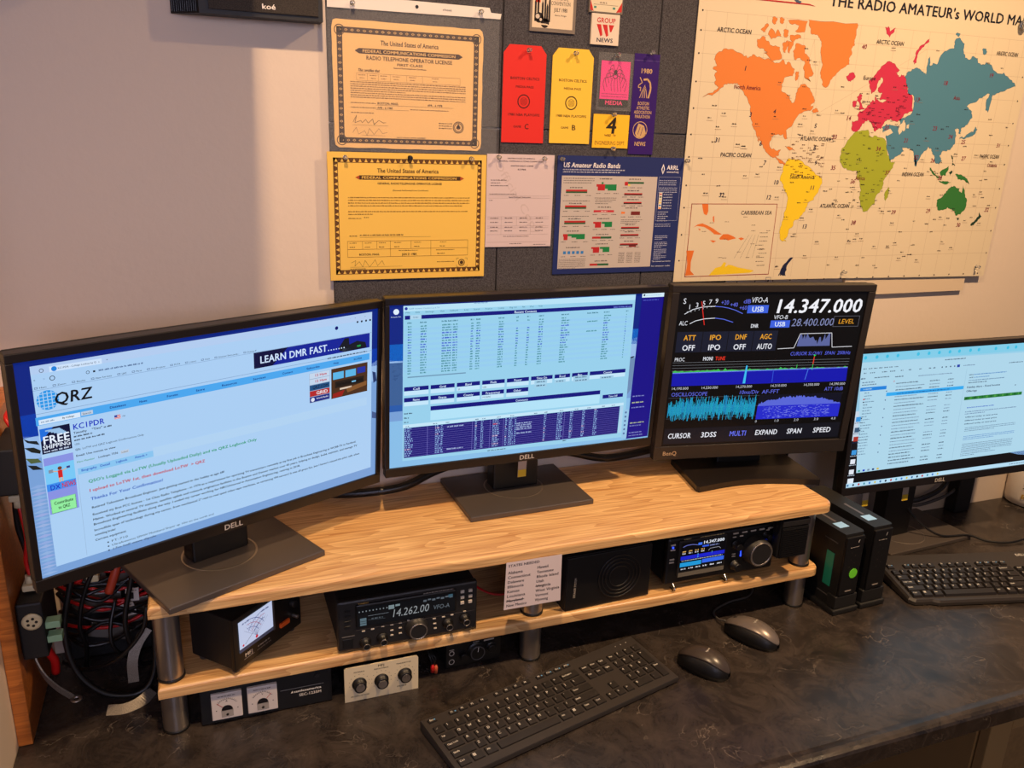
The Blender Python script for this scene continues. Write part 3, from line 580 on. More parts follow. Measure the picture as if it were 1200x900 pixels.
def map_art(A):
    K = (44, 32, 36); g = (178, 156, 132)
    for i in range(19):
        x = .018+i*.0453; A.rect(x, .02, x+.0005, .524, g)
    for z in (.06, .112, .165, .208, .235, .262, .304, .352, .40, .45, .49, .524): A.rect(.014, z, .842, z+.0005, g)
    for a, b_ in (((.30, .352), (.56, .49)), ((.27, .49), (.30, .352)), ((.27, .49), (.24, .33))): A.line(a, b_, .0005, g)
    A.up()
    for nm in ('orange', 'crimson', 'blue', 'lime', 'yellow', 'green', 'teal', 'navy'):
        for s_ in MAPD[nm]:
            P = [tuple(float(v)/1000 for v in t.split(',')) for t in s_.split()]
            if nm == 'yellow' and P[0][0] < .12 and P[0][1] < .1: continue
            P = jag(P, .0022, 2, len(P)); A.poly(P, tuple(int(v*.62) for v in CC[nm])); 
    A.up()
    for nm in ('orange', 'crimson', 'blue', 'lime', 'yellow', 'green'):
        for s_ in MAPD[nm]:
            P = [tuple(float(v)/1000 for v in t.split(',')) for t in s_.split()]
            if nm == 'yellow' and P[0][0] < .12 and P[0][1] < .1: continue
            P = jag(P, .0022, 2, len(P))
            # the print shows a thin darker coast line: inner colour pulled in a fraction of a millimetre
            n = len(P); ar = sum(P[i][0]*P[(i+1) % n][1]-P[(i+1) % n][0]*P[i][1] for i in range(n)); sg = 1 if ar > 0 else -1; Q = []
            for i in range(n):
                a, b_, c_ = Vector(P[i-1]), Vector(P[i]), Vector(P[(i+1) % n]); d1 = (b_-a); d2 = (c_-b_)
                if d1.length < 1e-6 or d2.length < 1e-6: Q.append(tuple(b_)); continue
                nn = (Vector((-d1.y, d1.x)).normalized()+Vector((-d2.y, d2.x)).normalized())*sg
                Q.append(tuple(b_+nn.normalized()*.0005 if nn.length > .2 else b_))
            A.poly(Q, CC[nm])
    A.up(); S = (212, 196, 168)
    for P in ([(.263, .352), (.283, .356), (.290, .330), (.285, .310), (.276, .328), (.262, .332)], [(.290, .385), (.298, .392), (.302, .372), (.294, .366)], [(.520, .338), (.527, .342), (.530, .325), (.524, .318), (.519, .326)], [(.540, .338), (.546, .341), (.547, .332), (.541, .332)], [(.478, .322), (.497, .330), (.506, .322), (.492, .315)]): A.poly(P, S)
    A.frame(.0255, .026, .232, .173, .0012, (150, 44, 40)); A.up(); A.rect(.027, .0275, .2305, .1715, S); A.up()
    for s_ in MAPD['orange2']+[MAPD['yellow'][1]]:
        P = [tuple(float(v)/1000 for v in t.split(',')) for t in s_.split()]; A.poly(P, CC['yellow'] if s_ == MAPD['yellow'][1] else CC['orange2'])
    for k in range(16): x, z = .055+RNG.uniform(0, .16), .055+RNG.uniform(0, .10); A.greek(x, x+.010, z, .0018, (90, 70, 60)); 
    for k in range(9): x, z = .195+RNG.uniform(-.006, .006), .045+k*.0085; A.greek(x, x+.020, z, .0018, K)
    for k in range(4): A.line((.14+k*.015, .062), (.17+k*.008, .11), .0004, K)
    A.up()
    T = [('ARCTIC OCEAN', 44, 490, 77), ('ARCTIC OCEAN', 424, 493, 72), ('ARCTIC OCEAN', 757, 491, 64), ('North America', 95, 391, 62), ('ATLANTIC OCEAN', 268, 300, 76), ('PACIFIC OCEAN', 80, 264, 73), ('South America', 254, 224, 63), ('ATLANTIC OCEAN', 341, 165, 78), ('CARIBBEAN SEA', 144, 151, 76), ('INDIAN OCEAN', 550, 233, 62), ('PACIFIC OCEAN', 766, 275, 60), ('Europe', 405, 423, 32), ('Asia', 658, 395, 18), ('Africa', 424, 223, 26), ('Oceania', 795, 256, 30)]
    for t, x, z, w_ in T: A.text(t, x/1000, z/1000, .0078, (110, 30, 40) if t in ('Asia', 'Africa', 'Oceania', 'North America') else K, True, width=w_/1000, shear=.1 if t.isupper() else 0)
    for t in '1,116,429 31,70,295 32,93,190 7,187,254 6,172,291 3,140,345 4,196,353 5,301,329 8,306,285 9,314,256 10,221,216 11,314,206 12,207,186 13,308,126 14,382,347 33,353,309 35,361,247 36,418,220 38,437,133 39,544,155 29,643,158 30,742,126 32,821,160 34,473,288 37,508,239 27,719,273 25,709,308 31,817,303 17,557,390 18,627,427 15,507,369 40,395,485 23,620,334 24,669,318 21,545,307 26,630,267 19,754,449 28,660,230 20,486,331 22,582,273'.split():
        n_, x, z = t.split(','); x = float(x)/1000; z = float(z)/1000; A.text(n_, x, z-.004, .0085, (120, 26, 50) if x > .35 else (34, 28, 60), True, width=.0062*len(n_), align='c', shear=.15)
    R2 = np.random.RandomState(11)
    for k in range(230):
        x = R2.uniform(.02, .83); z = R2.uniform(.03, .50)
        if .02 < x < .24 and z < .18: continue
        dense = (.38 < x < .52 and .25 < z < .42)
        if z > .36 and not dense and R2.rand() < .75: continue
        A.greek(x, x+R2.uniform(.006, .011), z, .0026, K, word=(2, 4)); 
        if R2.rand() < .5: A.greek(x-.002, x+.012, z-.0045, .0012, (140, 116, 100))
    for k in range(55):
        x = R2.uniform(.395, .525); z = R2.uniform(.33, .40); A.greek(x, x+.007, z, .0022, (70, 20, 40), word=(2, 4))
    for k in range(60):
        x = R2.uniform(.375, .50); z = R2.uniform(.16, .32); A.greek(x, x+.006, z, .0022, (60, 56, 30), word=(2, 4))
    for k in range(60): x = R2.uniform(.24, .33); z = R2.uniform(.225, .30); A.greek(x, x+.007, z, .0022, (90, 40, 20), word=(2, 4))
    for i in range(19): A.disc(.018+i*.0453, .012, .0018, K, 8)
    for z in (.06, .112, .165, .208, .262, .304, .352, .40, .45, .49, .524): A.disc(.009, z, .0018, K, 8); A.disc(.848, z, .0018, K, 8)
    A.frame(.226, .006, .239, .020, .0008, (30, 40, 110)); A.greek(.230, .235, .010, .005, K)
    A.text('THE RADIO AMATEUR\'s WORLD MAP', .295, .5535, .0195, (20, 22, 34), True, width=.536)
    A.rect(.11, .5505, .247, .5530, (170, 30, 34)); A.poly([(.247, .5505), (.262, .5495), (.247, .553)], (170, 30, 34)); A.text('CQ', .17, .558, .03, (60, 80, 110), True, width=.06)
mo = sheet('world_map', 'large cream world map poster with coloured continents', 'map', [(0.776, .632), (.98, .630), (1.2, .627), (1.42, .623), (1.6295, .620), (1.634, .8), (1.637, 1.0), (1.6395, 1.22), (.776, 1.22)], (212, 196, 168), org=(.776, .615), art=map_art, y=-.0055)
tag(MB().box(1.22, 1.578, -.001, .0074, .586, .86).build('backing_board', pmat('cream_card', (205, 184, 158), .8)), 'plain cream card mostly hidden behind the lower edge of the map', 'card')

# pushpins
def pin(x, z, label, group='pushpins holding the papers', mat=None, y=-.006, big=1.0):
    o = MB().lathe([(.0006, .001), (.0006, -.003), (.0036*big, -.0035), (.0040*big, -.0045), (.0022*big, -.0055), (.0018*big, -.0095), (.0032*big, -.0105), (.0036*big, -.0120), (.0030*big, -.0128)], 'y', (0, 0, 0), 14).build('pushpin', mat or M_clear)
    o.location = (x, y, z); return tag(o, label, 'pushpin', group)
pin(.137, 1.100, 'clear pushpin at the left end of the white sleeve strip'); pin(.352, 1.103, 'clear pushpin at the right end of the white sleeve strip')
pin(.120, .863, 'clear pushpin at the upper left of the yellow certificate'); pin(.340, .865, 'clear pushpin at the upper right of the yellow certificate')
pin(.230, .8645, 'round black pin at the top middle of the yellow certificate', mat=M_black)
pin(.391, .869, 'clear pushpin at the upper left of the white licence sheet'); pin(.479, .868, 'clear pushpin at the upper right of the white licence sheet')
pin(.441, 1.049, 'clear pushpin holding the red press tag'); pin(.530, 1.049, 'clear pushpin holding the yellow press tag')
pin(.613, 1.051, 'clear pushpin above the pink media pass'); pin(.613, .949, 'clear pushpin at the top of the yellow number card'); pin(.616, .889, 'clear pushpin at the bottom of the yellow number card')
pin(.683, 1.059, 'clear pushpin at the top of the purple ribbon'); pin(.514, .868, 'clear pushpin at the upper left of the blue band chart'); pin(.778, .870, 'clear pushpin at the upper right of the blue band chart')
pin(1.203, .642, 'clear pushpin at the bottom middle of the world map'); pin(1.597, .644, 'clear pushpin at the bottom right of the world map')
pin(1.589, 1.169, 'large clear dome pin at the upper right of the world map', big=2.6)

# small speaker high on the wall
sp = thing('wall_speaker', 'black wall speaker with white lettering above the certificates', 'speaker', (0, 0, 0))
MB().prism([(-.133, .002), (-.0935, -.034), (.0870, -.034), (.0870, .002)], 1.066, 1.20, 'z').build('cabinet', M_black2, sp)
gb = MB(); gb.box(-.080, .080, -.037, -.033, 1.0725, 1.19, bev=.001)
gb.build('grille', pmat('dark_speaker_cloth', (52, 46, 42), .9, noise=(900, .6), bump=(900, .001)), sp)
lg = MB(); Al = Art(lg, -.0375); Al.text('ko\u00e9', -.004, 1.0780, .0070, (235, 225, 215), True, width=.0205); lg.build('lettering', M_print, sp)
lg = MB()
for k in range(12): lg.box(-.1310+k*.0030, -.1303+k*.0030, -.0035-k*.0027, -.0010-k*.0027, 1.068, 1.19)
lg.build('side_grille', M_dark, sp)
# ------------------------------------------------------------------ monitors
def monitor(label, base_loc, base_yaw, bw, bd, scr, art, neck_dx=0, side=.011, top=.012, bot=.018, logo='DELL', neck_w=.092, curved=False, bezmat=None, mark=None, circle=True, base_mat=None):
    """scr = (x, y, z, yaw, tilt, w, h) of the lit area in room coordinates"""
    t = thing('monitor', label, 'monitor', base_loc, base_yaw, 'monitors along the desk')
    x, y, z, ya, ti, w_, h_ = scr
    Mw = Matrix.Translation((x, y, z)) @ Matrix.Rotation(ya, 4, 'Z') @ Matrix.Rotation(-ti, 4, 'X')
    Mb = Matrix.Translation(base_loc) @ Matrix.Rotation(base_yaw, 4, 'Z'); M = Mb.inverted() @ Mw
    X, Z = w_/2, h_/2; B = bezmat or M_bezel
    f = MB(); f.M = M
    f.box(-X-side, X+side, -.004, .014, Z, Z+top, bev=.0012); f.box(-X-side, X+side, -.004, .014, -Z-bot, -Z, bev=.0012)
    f.box(-X-side, -X, -.004, .014, -Z, Z, bev=.0012); f.box(X, X+side, -.004, .014, -Z, Z, bev=.0012); f.build('bezel', B, t)
    s = MB(); s.M = M; s.box(-X-side+.002, X+side-.002, .0135, .030, -Z-bot+.002, Z+top-.002, bev=.004)
    s.box(-X*.62, X*.62, .028, .048, -Z*.7, Z*.6, bev=.008); s.build('back_shell', M_black2, t)
    s = MB(); s.M = M;
    s.add([(-X, -.0005, -Z), (X, -.0005, -Z), (X, -.0005, Z), (-X, -.0005, Z), (-X, .004, -Z), (X, .004, -Z), (X, .004, Z), (-X, .004, Z)], [(0, 1, 2, 3), (7, 6, 5, 4), (0, 4, 5, 1), (1, 5, 6, 2), (2, 6, 7, 3), (3, 7, 4, 0)], 0, False, (2, 2, 4))
    A = Art(s, -.0007, .00005, org=(-X, Z), sx=w_/1000, sz=-h_/1000); art(A); s.build('screen', M_screen, t)
    g = MB(); g.M = M; A = Art(g, -.0043)
    if logo == 'DELL': A.text('DELL', 0, -Z-bot+.0045, .0085, (190, 182, 172), True, width=.030, align='c')
    else: A.text('BenQ', -X+.004, -Z-bot+.010, .0085, (176, 150, 118), True, width=.030)
    g.build('logo', M_print, t)['label'] = 'pale lettering on the lower bezel'
    # foot: plate, swivel ring, neck
    p = MB(); hw, hd = bw/2, bd/2
    if curved:
        pts = [(-hw, hd), (-hw-.004, -hd+.006)]; n = 16
        for i in range(n+1): q = i/n; pts.append((-hw+bw*q, -hd+.022*math.sin(math.pi*q)))
        pts += [(hw+.004, -hd+.006), (hw, hd)]; p.prism(pts[::-1], 0, .012, 'z')
    else: p.box(-hw, hw, -hd, hd, .0002, .0100, bev=.0016)
    p.build('foot', base_mat or M_base, t)
    top_z = .0101
    nk = Vector(M @ Vector((0, .05, -Z*.35))); ox = (M @ Vector((0, .045, 0))).x+neck_dx
    n0 = MB(); cyk = max((M @ Vector((0, .04, -Z))).y, -.02)+.022
    if circle:
        r = MB(); r.lathe([(.058, top_z), (.0565, top_z+.0008), (.055, top_z)], 'z', (ox*.5, cyk-.01, 0), 40, caps=False); r.build('swivel_ring', M_silver if not curved else M_dark, t)
    y0, y1 = cyk-.018, cyk+.018
    zb = (M @ Vector((0, 0, -Z*.2))).z
    n0.box(ox-neck_w/2, ox+neck_w/2, y0, y1, .0095, zb, bev=.003)
    P = M @ Vector((0, .03, -Z*.2)); n0.box(ox-neck_w/2+.004, ox+neck_w/2-.004, min(P.y-.0, y0+.01), y1, zb-.05, zb+.03, bev=.003)
    n0.build('neck', M_black, t)
    for mk in (mark or ()):
        k = MB(); k.M = M; k.box(mk-.0085, mk+.0085, .0162, .0168, -Z-bot-.042, -Z-bot+.004)
        k.build('pull_tab', pmat('grey_label_tab', (176, 160, 146), .5), t)
        k = MB(); k.M = M; k.box(mk-.0082, mk+.0082, .0156, .0161, -Z-bot-.0415, -Z-bot-.027); k.build('tab_stripe', pmat('yellow_label', (214, 180, 44), .5), t)
    return t, M

PG = (170, 206, 243); LB = (74, 166, 238); NV = (12, 30, 120)
def snow(A, W=1000, sky=(16, 64, 176)):
    A.rect(0, 0, 1000, 1000, (120, 160, 214)); A.up()
    A.rect(0, 0, 1000, 330, (8, 36, 128)); A.rect(0, 0, 1000, 12, (8, 22, 96)); A.rect(0, 230, 1000, 330, sky); A.poly([(0, 320), (60, 345), (120, 300), (400, 330), (880, 300), (920, 280), (960, 330), (1000, 300), (1000, 420), (0, 430)], (150, 186, 232)); A.up()
def left_screen(A):
    K = (16, 22, 40); snow(A)
    for k in range(26):
        z = 560+k*17; A.poly([(0, z), (18, z-9), (38, z), (18, z+6)], (136+8*(k % 3), 170+6*(k % 2), 222))
    A.poly([(0, 330), (12, 345), (28, 352), (33, 372), (20, 362), (8, 352)], (24, 30, 34)); A.poly([(0, 372), (20, 378), (34, 398), (32, 412), (14, 398)], (30, 34, 30)); A.poly([(2, 452), (20, 462), (34, 486), (12, 478)], (28, 32, 34)); A.poly([(0, 420), (26, 432), (33, 452), (10, 448)], (80, 96, 60))
    A.poly([(983, 360), (996, 370), (1000, 420), (988, 430)], (40, 60, 110)); A.poly([(984, 600), (1000, 615), (1000, 650), (984, 640)], (70, 90, 140))
    A.up()
    A.poly([(33, 26), (979, 16), (982, 948), (35, 962)], PG); A.up()
    A.poly([(33, 26), (979, 16), (979, 56), (33, 62)], (178, 204, 240)); A.up(); A.rect(73, 38, 189, 62, (206, 226, 250)); A.up()
    A.disc(83, 50, .0032, (30, 130, 220)); A.text('KC1PDR - Callsign Lookup by Q', 91, 54, .0022, K, width=.045); A.text('x', 181, 54, .002, K); A.text('+', 199, 52, .0028, K); A.disc(56, 50, .0026, K, 12, .002)
    A.text('<', 37, 92, .0028, K); A.text('>', 57, 92, .0028, (120, 150, 190)); A.disc(77, 89, .0032, K, 14, .0024); A.disc(155, 90, .0022, K, 12, .0016); A.rect(167, 86, 172, 94, K)
    A.greek(180, 285, 93, -8, (70, 96, 140)); A.disc(852, 75, .003, (10, 20, 110)); 
    for x, c in ((919, 40), (936, 40), (954, 40), (972, 40)): A.text('-o-x'[(919, 936, 954, 972).index(x)], x-20, 38, .002, K)
    for x in (926, 941, 957, 972): A.disc(x, 60, .0018, K, 8)
    x = 37
    for t, w_ in (('Ham', 16), ('Zoom', 19), ('Books', 20), ('Ham Services', 38), ('QRZ', 12), ('Parts', 14), ('HamProjects', 36), ('POTA', 16), ('Lottery', 20), ('Clubs', 14), ('Amateur Extra prep...', 60), ('Desktop IP', 28)):
        A.frame(x, 118, x+7, 126, .0005, (60, 80, 120)); A.text(t, x+10, 126, .0022, K, width=w_*.000527); x += 16+w_+7
    A.rect(33, 131, 981, 132.5, (120, 150, 190))
    A.disc(62, 181, .0128, (40, 150, 230), 28); A.up()
    for k in (-2, -1, 0, 1, 2): A.rect(62+k*9-1, 142, 62+k*9+1, 220, PG); A.rect(37, 181+k*15-1.6, 88, 181+k*15+1.6, PG)
    A.up(); A.text('QRZ', 74, 207, .0148, (10, 12, 18), True, width=.045, shear=.12)
    A.rect(33, 234, 981, 236, (120, 150, 190))
    A.rect(584, 133, 971, 215, (14, 34, 150)); A.up(); A.rect(584, 133, 640, 215, (8, 12, 60)); A.poly([(640, 133), (690, 133), (640, 215)], (8, 12, 60)); A.poly([(860, 185), (880, 140), (895, 140), (897, 178), (925, 165), (955, 180), (960, 212), (880, 214), (862, 205)], (16, 22, 34)); A.rect(925, 190, 938, 200, (40, 200, 90)); A.rect(872, 196, 900, 208, (60, 66, 80)); A.up()
    A.text('LEARN DMR FAST', 602, 193, .0108, (206, 228, 255), True, width=.1145); 
    for k in range(7): A.disc(824+k*9, 190, .0012, (206, 228, 255), 6)
    A.greek(820, 962, 238, -8, K)
    A.rect(31, 249, 971, 286, LB); A.up()
    for t, cx in (('Database', 216), ('News', 278), ('Forums', 353), ('Store', 428), ('Resources', 510), ('Services', 599), ('Contact', 687), ('Subscribe', 771), ('Help', 850), ('KC1PDR', 928)): A.text(t, cx, 273, .0030, NV, True, align='c', width=.0026*len(t))
    A.rect(37, 262, 128, 284, (215, 232, 250)); A.rect(130, 262, 157, 280, (190, 205, 225)); A.up(); A.greek(42, 70, 276, -7, (120, 140, 170)); A.text('By Callsign', 88, 276, .0022, K, True, width=.014); A.text('Search', 133, 276, .0024, K, width=.0105)
    # left column
    A.rect(36, 303, 102, 418, (8, 14, 54)); A.up(); A.poly([(36, 303), (66, 303), (36, 360)], (30, 110, 220)); A.up()
    for k in range(6): A.rect(48+k*6, 312+k*5, 80+k*3, 318+k*5, (150, 190, 230))
    A.text('FREE', 40, 375, .0105, (230, 240, 255), True, width=.0315); A.text('SHIPPING', 39, 398, .0056, (230, 240, 255), True, width=.032); A.greek(40, 98, 412, -8, (200, 215, 240))
    A.rect(36, 438, 102, 704, (136, 146, 226)); A.up(); A.rect(36, 473, 102, 594, (120, 200, 246)); A.up(); A.rect(36, 560, 102, 594, (60, 140, 236)); A.up()
    A.rect(64, 505, 74, 540, (210, 36, 34)); A.disc(69, 496, .0026, (120, 60, 30), 10); A.rect(65, 540, 68, 560, (224, 170, 130)); A.rect(71, 540, 74, 560, (224, 170, 130)); A.line((64, 510), (52, 503), .0012, (224, 170, 130)); A.line((74, 510), (84, 503), .0012, (224, 170, 130)); A.rect(44, 495, 54, 510, (130, 140, 160)); A.rect(84, 494, 92, 504, (60, 60, 130))
    A.text('DX', 43, 590, .0066, (20, 40, 190), True, width=.012); A.text('NEWS', 69, 590, .0066, (200, 30, 40), True, width=.017)
    A.rect(40, 634, 97, 702, (146, 236, 160)); A.frame(40, 634, 97, 702, .0006, (40, 90, 60)); A.up(); A.text('Contribute', 69, 662, .0042, (10, 40, 20), True, width=.023, align='c'); A.text('to QRZ', 69, 686, .0042, (10, 40, 20), True, width=.014, align='c')
    # header
    A.text('KC1PDR', 108, 335, .0074, (16, 44, 190), True, width=.0385); A.rect(205, 308, 220, 327, (214, 60, 60)); A.up()
    for k in range(3): A.rect(205, 311+k*6, 220, 313.5+k*6, (230, 230, 240))
    A.up().rect(205, 308, 212, 318, (40, 60, 150)); A.text('USA', 224, 322, .002, K, width=.004)
    A.text('Timothy', 108, 355, .0029, K, True, width=.016); A.text('"Tim"', 150, 355, .0029, K, True, width=.013); A.greek(178, 197, 355, -8, K)
    A.greek(108, 150, 371, -8, K); A.greek(108, 178, 388, -8, K); A.text('USA', 108, 408, .0026, K, width=.006)
    A.text('QSL:', 108, 433, .0026, K, True, width=.007); A.text('LoTW and QRZ Logbook Confirmations Only', 124, 433, .0026, K, width=.078)
    A.text('Email: Use mouse to view', 108, 462, .0027, K, True, width=.049)
    A.text('Ham Member', 108, 492, .0026, (20, 140, 60), width=.022); A.text('Lookups: 7336', 158, 492, .0027, K, True, width=.025); A.rect(212, 482, 232, 497, (190, 204, 222)); A.up().text('Label', 214, 494, .002, K, width=.008)
    A.rect(108, 518, 292, 548, (136, 196, 240)); A.rect(292, 505, 962, 551, (176, 210, 242)); A.up()
    for t, x_ in (('Biography', 116), ('Detail', 160), ('Logbook', 198), ('Awards +', 245)): A.text(t, x_, 536, .0031, (16, 70, 190), True, width=.0021*len(t))
    A.rect(757, 298, 827, 464, (150, 170, 200)); A.up()
    for k, c in enumerate(((196, 214, 236), (196, 214, 236), (30, 80, 130), (180, 40, 44), (30, 44, 130))): A.rect(758, 299+k*33, 826, 329+k*33, c)
    A.up(); A.text('12 Ham', 775, 320, .004, (190, 40, 60), True, width=.022); A.text('12 Ham', 775, 353, .004, (190, 40, 60), True, width=.022); A.text('QRZ.COM', 768, 388, .0046, (12, 20, 50), True, width=.028); A.text('GRID', 780, 422, .0052, (235, 235, 240), True, width=.021); A.text('World Radio', 780, 448, .0024, (220, 225, 240), True, width=.022); A.disc(768, 447, .0034, (220, 225, 240), 12)
    A.rect(832, 297, 963, 467, (74, 46, 28)); A.up()
    for x0 in (838, 882): A.rect(x0, 320, x0+38, 360, (90, 180, 230))
    A.rect(925, 318, 955, 352, (30, 50, 160)); A.rect(845, 372, 950, 410, (34, 26, 22)); A.rect(862, 415, 905, 425, (220, 200, 180)); A.rect(850, 385, 945, 400, (20, 18, 20)); A.poly([(838, 440), (880, 430), (870, 462), (836, 464)], (150, 30, 24)); A.poly([(885, 425), (960, 405), (960, 430), (890, 450)], (130, 84, 44)); A.up().rect(905, 388, 920, 396, (120, 190, 230))
    A.rect(106, 548, 107, 948, (150, 180, 214))
    A.text("QSO's Logged via LoTW (Usually Uploaded Daily) and via QRZ Logbook Only", 129, 598, .0042, (10, 150, 96), True, width=.2395)
    A.text('I upload to LoTW 1st, then download LoTW  > QRZ', 129, 643, .0042, (196, 22, 34), True, width=.158)
    A.text('Thanks For Your Confirmation!', 130, 685, .0042, (16, 80, 190), True, width=.096)
    A.text('Retired Television Broadcast Engineer. Just getting started in the hobby at age 68!', 130, 727, .0031, K, True, width=.186)
    A.text('Received my first FCC license - 1st Class Radio Telephone - in 1974 as a requirement for operating TV transmitters remotely at my first job in Broadcast Engineering at WCBB-TV in Portland,', 130, 762, .0031, K, True, width=.418)
    A.text('Maine. Worked at several TV stations, satellite uplink and network origination facilities in the Boston and Denver market over 45 years, helping to design, build, maintain, and manage TV', 130, 788, .0031, K, True, width=.420)
    A.text('Broadcast Engineering facilities along the way. I ended my career working for NBCUniversal in Automation Engineering, retiring in 2018.', 130, 812, .0031, K, True, width=.312)
    A.text('Incredible span of technology during my career, from mechanical 2" reel to reel quad video tape machines, to streaming VM servers! It was all great fun, but I haven\'t missed the pilot calls when', 130, 842, .0031, K, True, width=.425)
    A.text('something broke!', 130, 866, .0031, K, True, width=.027)
    A.text('Current equipment:', 130, 892, .0031, K, True, width=.041)
    for k, (t, w_) in enumerate((('FT-710', .022), ('UltraAntennas EFHW Multiband Sloper up 10m on the north end', .146), ('17m half wave dipole', .060))): A.disc(160, 917+k*21, .0011, K, 8); A.text(t, 168, 921+k*21, .0030, K, width=w_)
def log_screen(A):
    K = (20, 40, 70); N = (14, 20, 124); P = (152, 208, 236); snow(A, sky=(24, 110, 208)); A.rect(0, 340, 44, 600, (60, 96, 150)); A.rect(0, 600, 44, 640, (40, 90, 170)); A.rect(0, 700, 1000, 1000, (136, 190, 232))
    A.poly([(884, 430), (900, 420), (912, 440), (905, 640), (884, 690)], (110, 140, 180)); A.poly([(884, 420), (900, 412), (907, 416), (894, 426)], (20, 28, 44))
    for k in range(14): A.rect(3+RNG.uniform(0, 36), 350+k*7, 8+RNG.uniform(0, 36), 354+k*7, (30, 50, 100))
    A.up(); A.disc(22, 40, .0048, (225, 240, 255), 14); A.text('Recycle Bin', 5, 72, .0018, (225, 240, 255), width=.017)
    A.poly([(45, 10), (884, 4), (893, 976), (45, 962)], P); A.up()
    A.rect(45, 8, 884, 40, (184, 226, 246)); A.up(); A.disc(54, 24, .0026, (30, 50, 160), 10); A.text('N3FJP Amateur Contact Log 6.7.8', 62, 30, .0024, (90, 140, 190), width=.052); A.greek(280, 330, 14, -7, (120, 160, 200))
    x = 52
    for t in ('File', 'Edit', 'Settings', 'View', 'Callbook', 'List', 'Search', 'Rotator', 'Lookup', 'Rig Ctl', 'Net', 'Ship', 'Help'): A.text(t, x, 52, .0026, (60, 110, 130), width=.0019*len(t)); x += 15+len(t)*4.3
    A.rect(50, 65, 875, 88, N); A.up(); A.rect(67, 63, 104, 88, (176, 214, 238)); A.up(); A.text('Order', 76, 81, .003, (70, 100, 130), width=.0095); A.text('Recent Contacts', 465, 84, .0040, (214, 236, 255), True, width=.042, align='c'); A.greek(800, 870, 84, -9, (110, 130, 220)); 
    cols = [(60, 12, 0), (102, 20, 1), (174, 32, 1), (211, 16, 1), (273, 9, 1), (292, 14, 1), (371, 18, 1), (434, 8, 2), (474, 8, 2), (517, 16, 1), (601, 26, 3), (700, 40, 4), (765, 20, 5), (853, 3, 1)]
    for c in cols: A.greek(c[0]-2, c[0]+max(c[1], 8), 112, -9, (50, 110, 130))
    blue = {3, 5, 7, 8, 10, 12}
    for r in range(19):
        z = 134+r*15.6
        if r % 2: A.rect(48, z-11, 876, z+4, (150, 204, 240))
    A.up()
    for r in range(19):
        z = 134+r*15.6; c = (18, 44, 196) if r in {3, 5, 7, 8, 10} else (52, 128, 134)
        for x_, w_, k in cols:
            if k == 2 and r in (1, 2): continue
            if k == 4 and r not in (2, 6): continue
            ww = w_*(RNG.uniform(.6, 1.4) if k in (3, 5, 1) and x_ > 590 else 1); A.greek(x_, x_+ww, z, -9, c)
    A.rect(60, 430, 260, 437, (110, 150, 180))
    for t, a, b in (('Call', 49, 132), ('Grid', 139, 222), ('Band', 230, 312), ('Mode', 320, 402), ('Power', 410, 492), ('Time On', 500, 582), ('Rcvd', 590, 650), ('Rec', 658, 720), ('County', 728, 873)):
        A.rect(a, 493, b, 518, N); A.rect(a, 519, b, 545, (196, 230, 250)); A.up().text(t, (a+b)/2, 514, .0040, (210, 232, 255), True, width=.0030*len(t), align='c'); A.n -= 1
    for t, a, b in (('Name', 49, 132), ('State', 139, 222), ('County', 231, 313), ('Frequency', 320, 401), ('Other', 410, 492)):
        A.rect(a, 560, b, 586, N); A.rect(a, 587, b, 612, (196, 230, 250)); A.up().text(t, (a+b)/2, 582, .0040, (210, 232, 255), True, width=.0030*len(t), align='c'); A.n -= 1
    A.up(); A.text('20', 234, 540, .003, K, width=.004); A.text('USB', 322, 540, .003, K, width=.007); A.text('14.26200', 322, 604, .003, K, width=.016)
    for x_, z, w_ in ((522, 535, 32), (522, 560, 32), (598, 542, 28), (672, 528, 44), (672, 548, 48), (778, 545, 40)):
        A.rect(x_-8, z-14, x_+w_+8, z+8, (160, 206, 232)); A.up().greek(x_, x_+w_, z, -9, (50, 80, 110)); A.n -= 1
    A.rect(140, 626, 777, 653, N); A.rect(140, 654, 777, 716, (178, 226, 248)); A.rect(789, 661, 873, 686, N); A.up(); A.text('Comments', 470, 648, .0038, (200, 224, 250), True, width=.024, align='c'); A.text('Time Off', 831, 681, .0036, (200, 224, 250), True, width=.019, align='c')
    A.greek(50, 77, 662, -9, K); A.greek(50, 66, 690, -9, K); A.greek(50, 64, 717, -9, K)
    A.rect(46, 728, 880, 748, (196, 230, 248)); A.up()
    for x_ in (55, 150, 195, 300, 325, 380, 430, 520, 560, 620, 680, 730, 790, 830): A.greek(x_, x_+14, 743, -7, (70, 100, 130))
    A.rect(50, 750, 865, 943, (26, 22, 116)); A.up()
    for r in range(14): A.rect(50, 762+r*13.4, 865, 763.2+r*13.4, (120, 116, 200))
    for x_, w_ in ((52, 26), (158, 18), (178, 8), (300, 8), (322, 10), (365, 26), (412, 7), (425, 18), (448, 6), (560, 9), (612, 22), (663, 12), (712, 12), (760, 14)):
        for r in range(14):
            c = (150, 190, 240) if RNG.rand() < .9 else (220, 200, 230); A.greek(x_, x_+w_*RNG.uniform(.7, 1.1), 759+r*13.4, -8.5, c, word=(1, 4))
    A.rect(366, 779, 384, 787, (190, 30, 50))
    for r, a in ((1, 200), (12, 200), (3, 455), (4, 455), (5, 455), (6, 455), (8, 455)): A.greek(a, a+58, 759+r*13.4, -9, (170, 190, 230))
    for x_ in (130, 290, 355, 405, 640): A.rect(x_, 750, x_+1, 943, (130, 126, 210))
    A.rect(868, 752, 880, 940, (176, 210, 236)); A.greek(350, 420, 962, -7, K); A.greek(640, 655, 955, -7, K)
    A.rect(910, -2, 1000, 27, (214, 238, 250)); A.up(); A.disc(919, 12, .002, K, 8); A.greek(926, 990, 17, -6, (150, 190, 220))
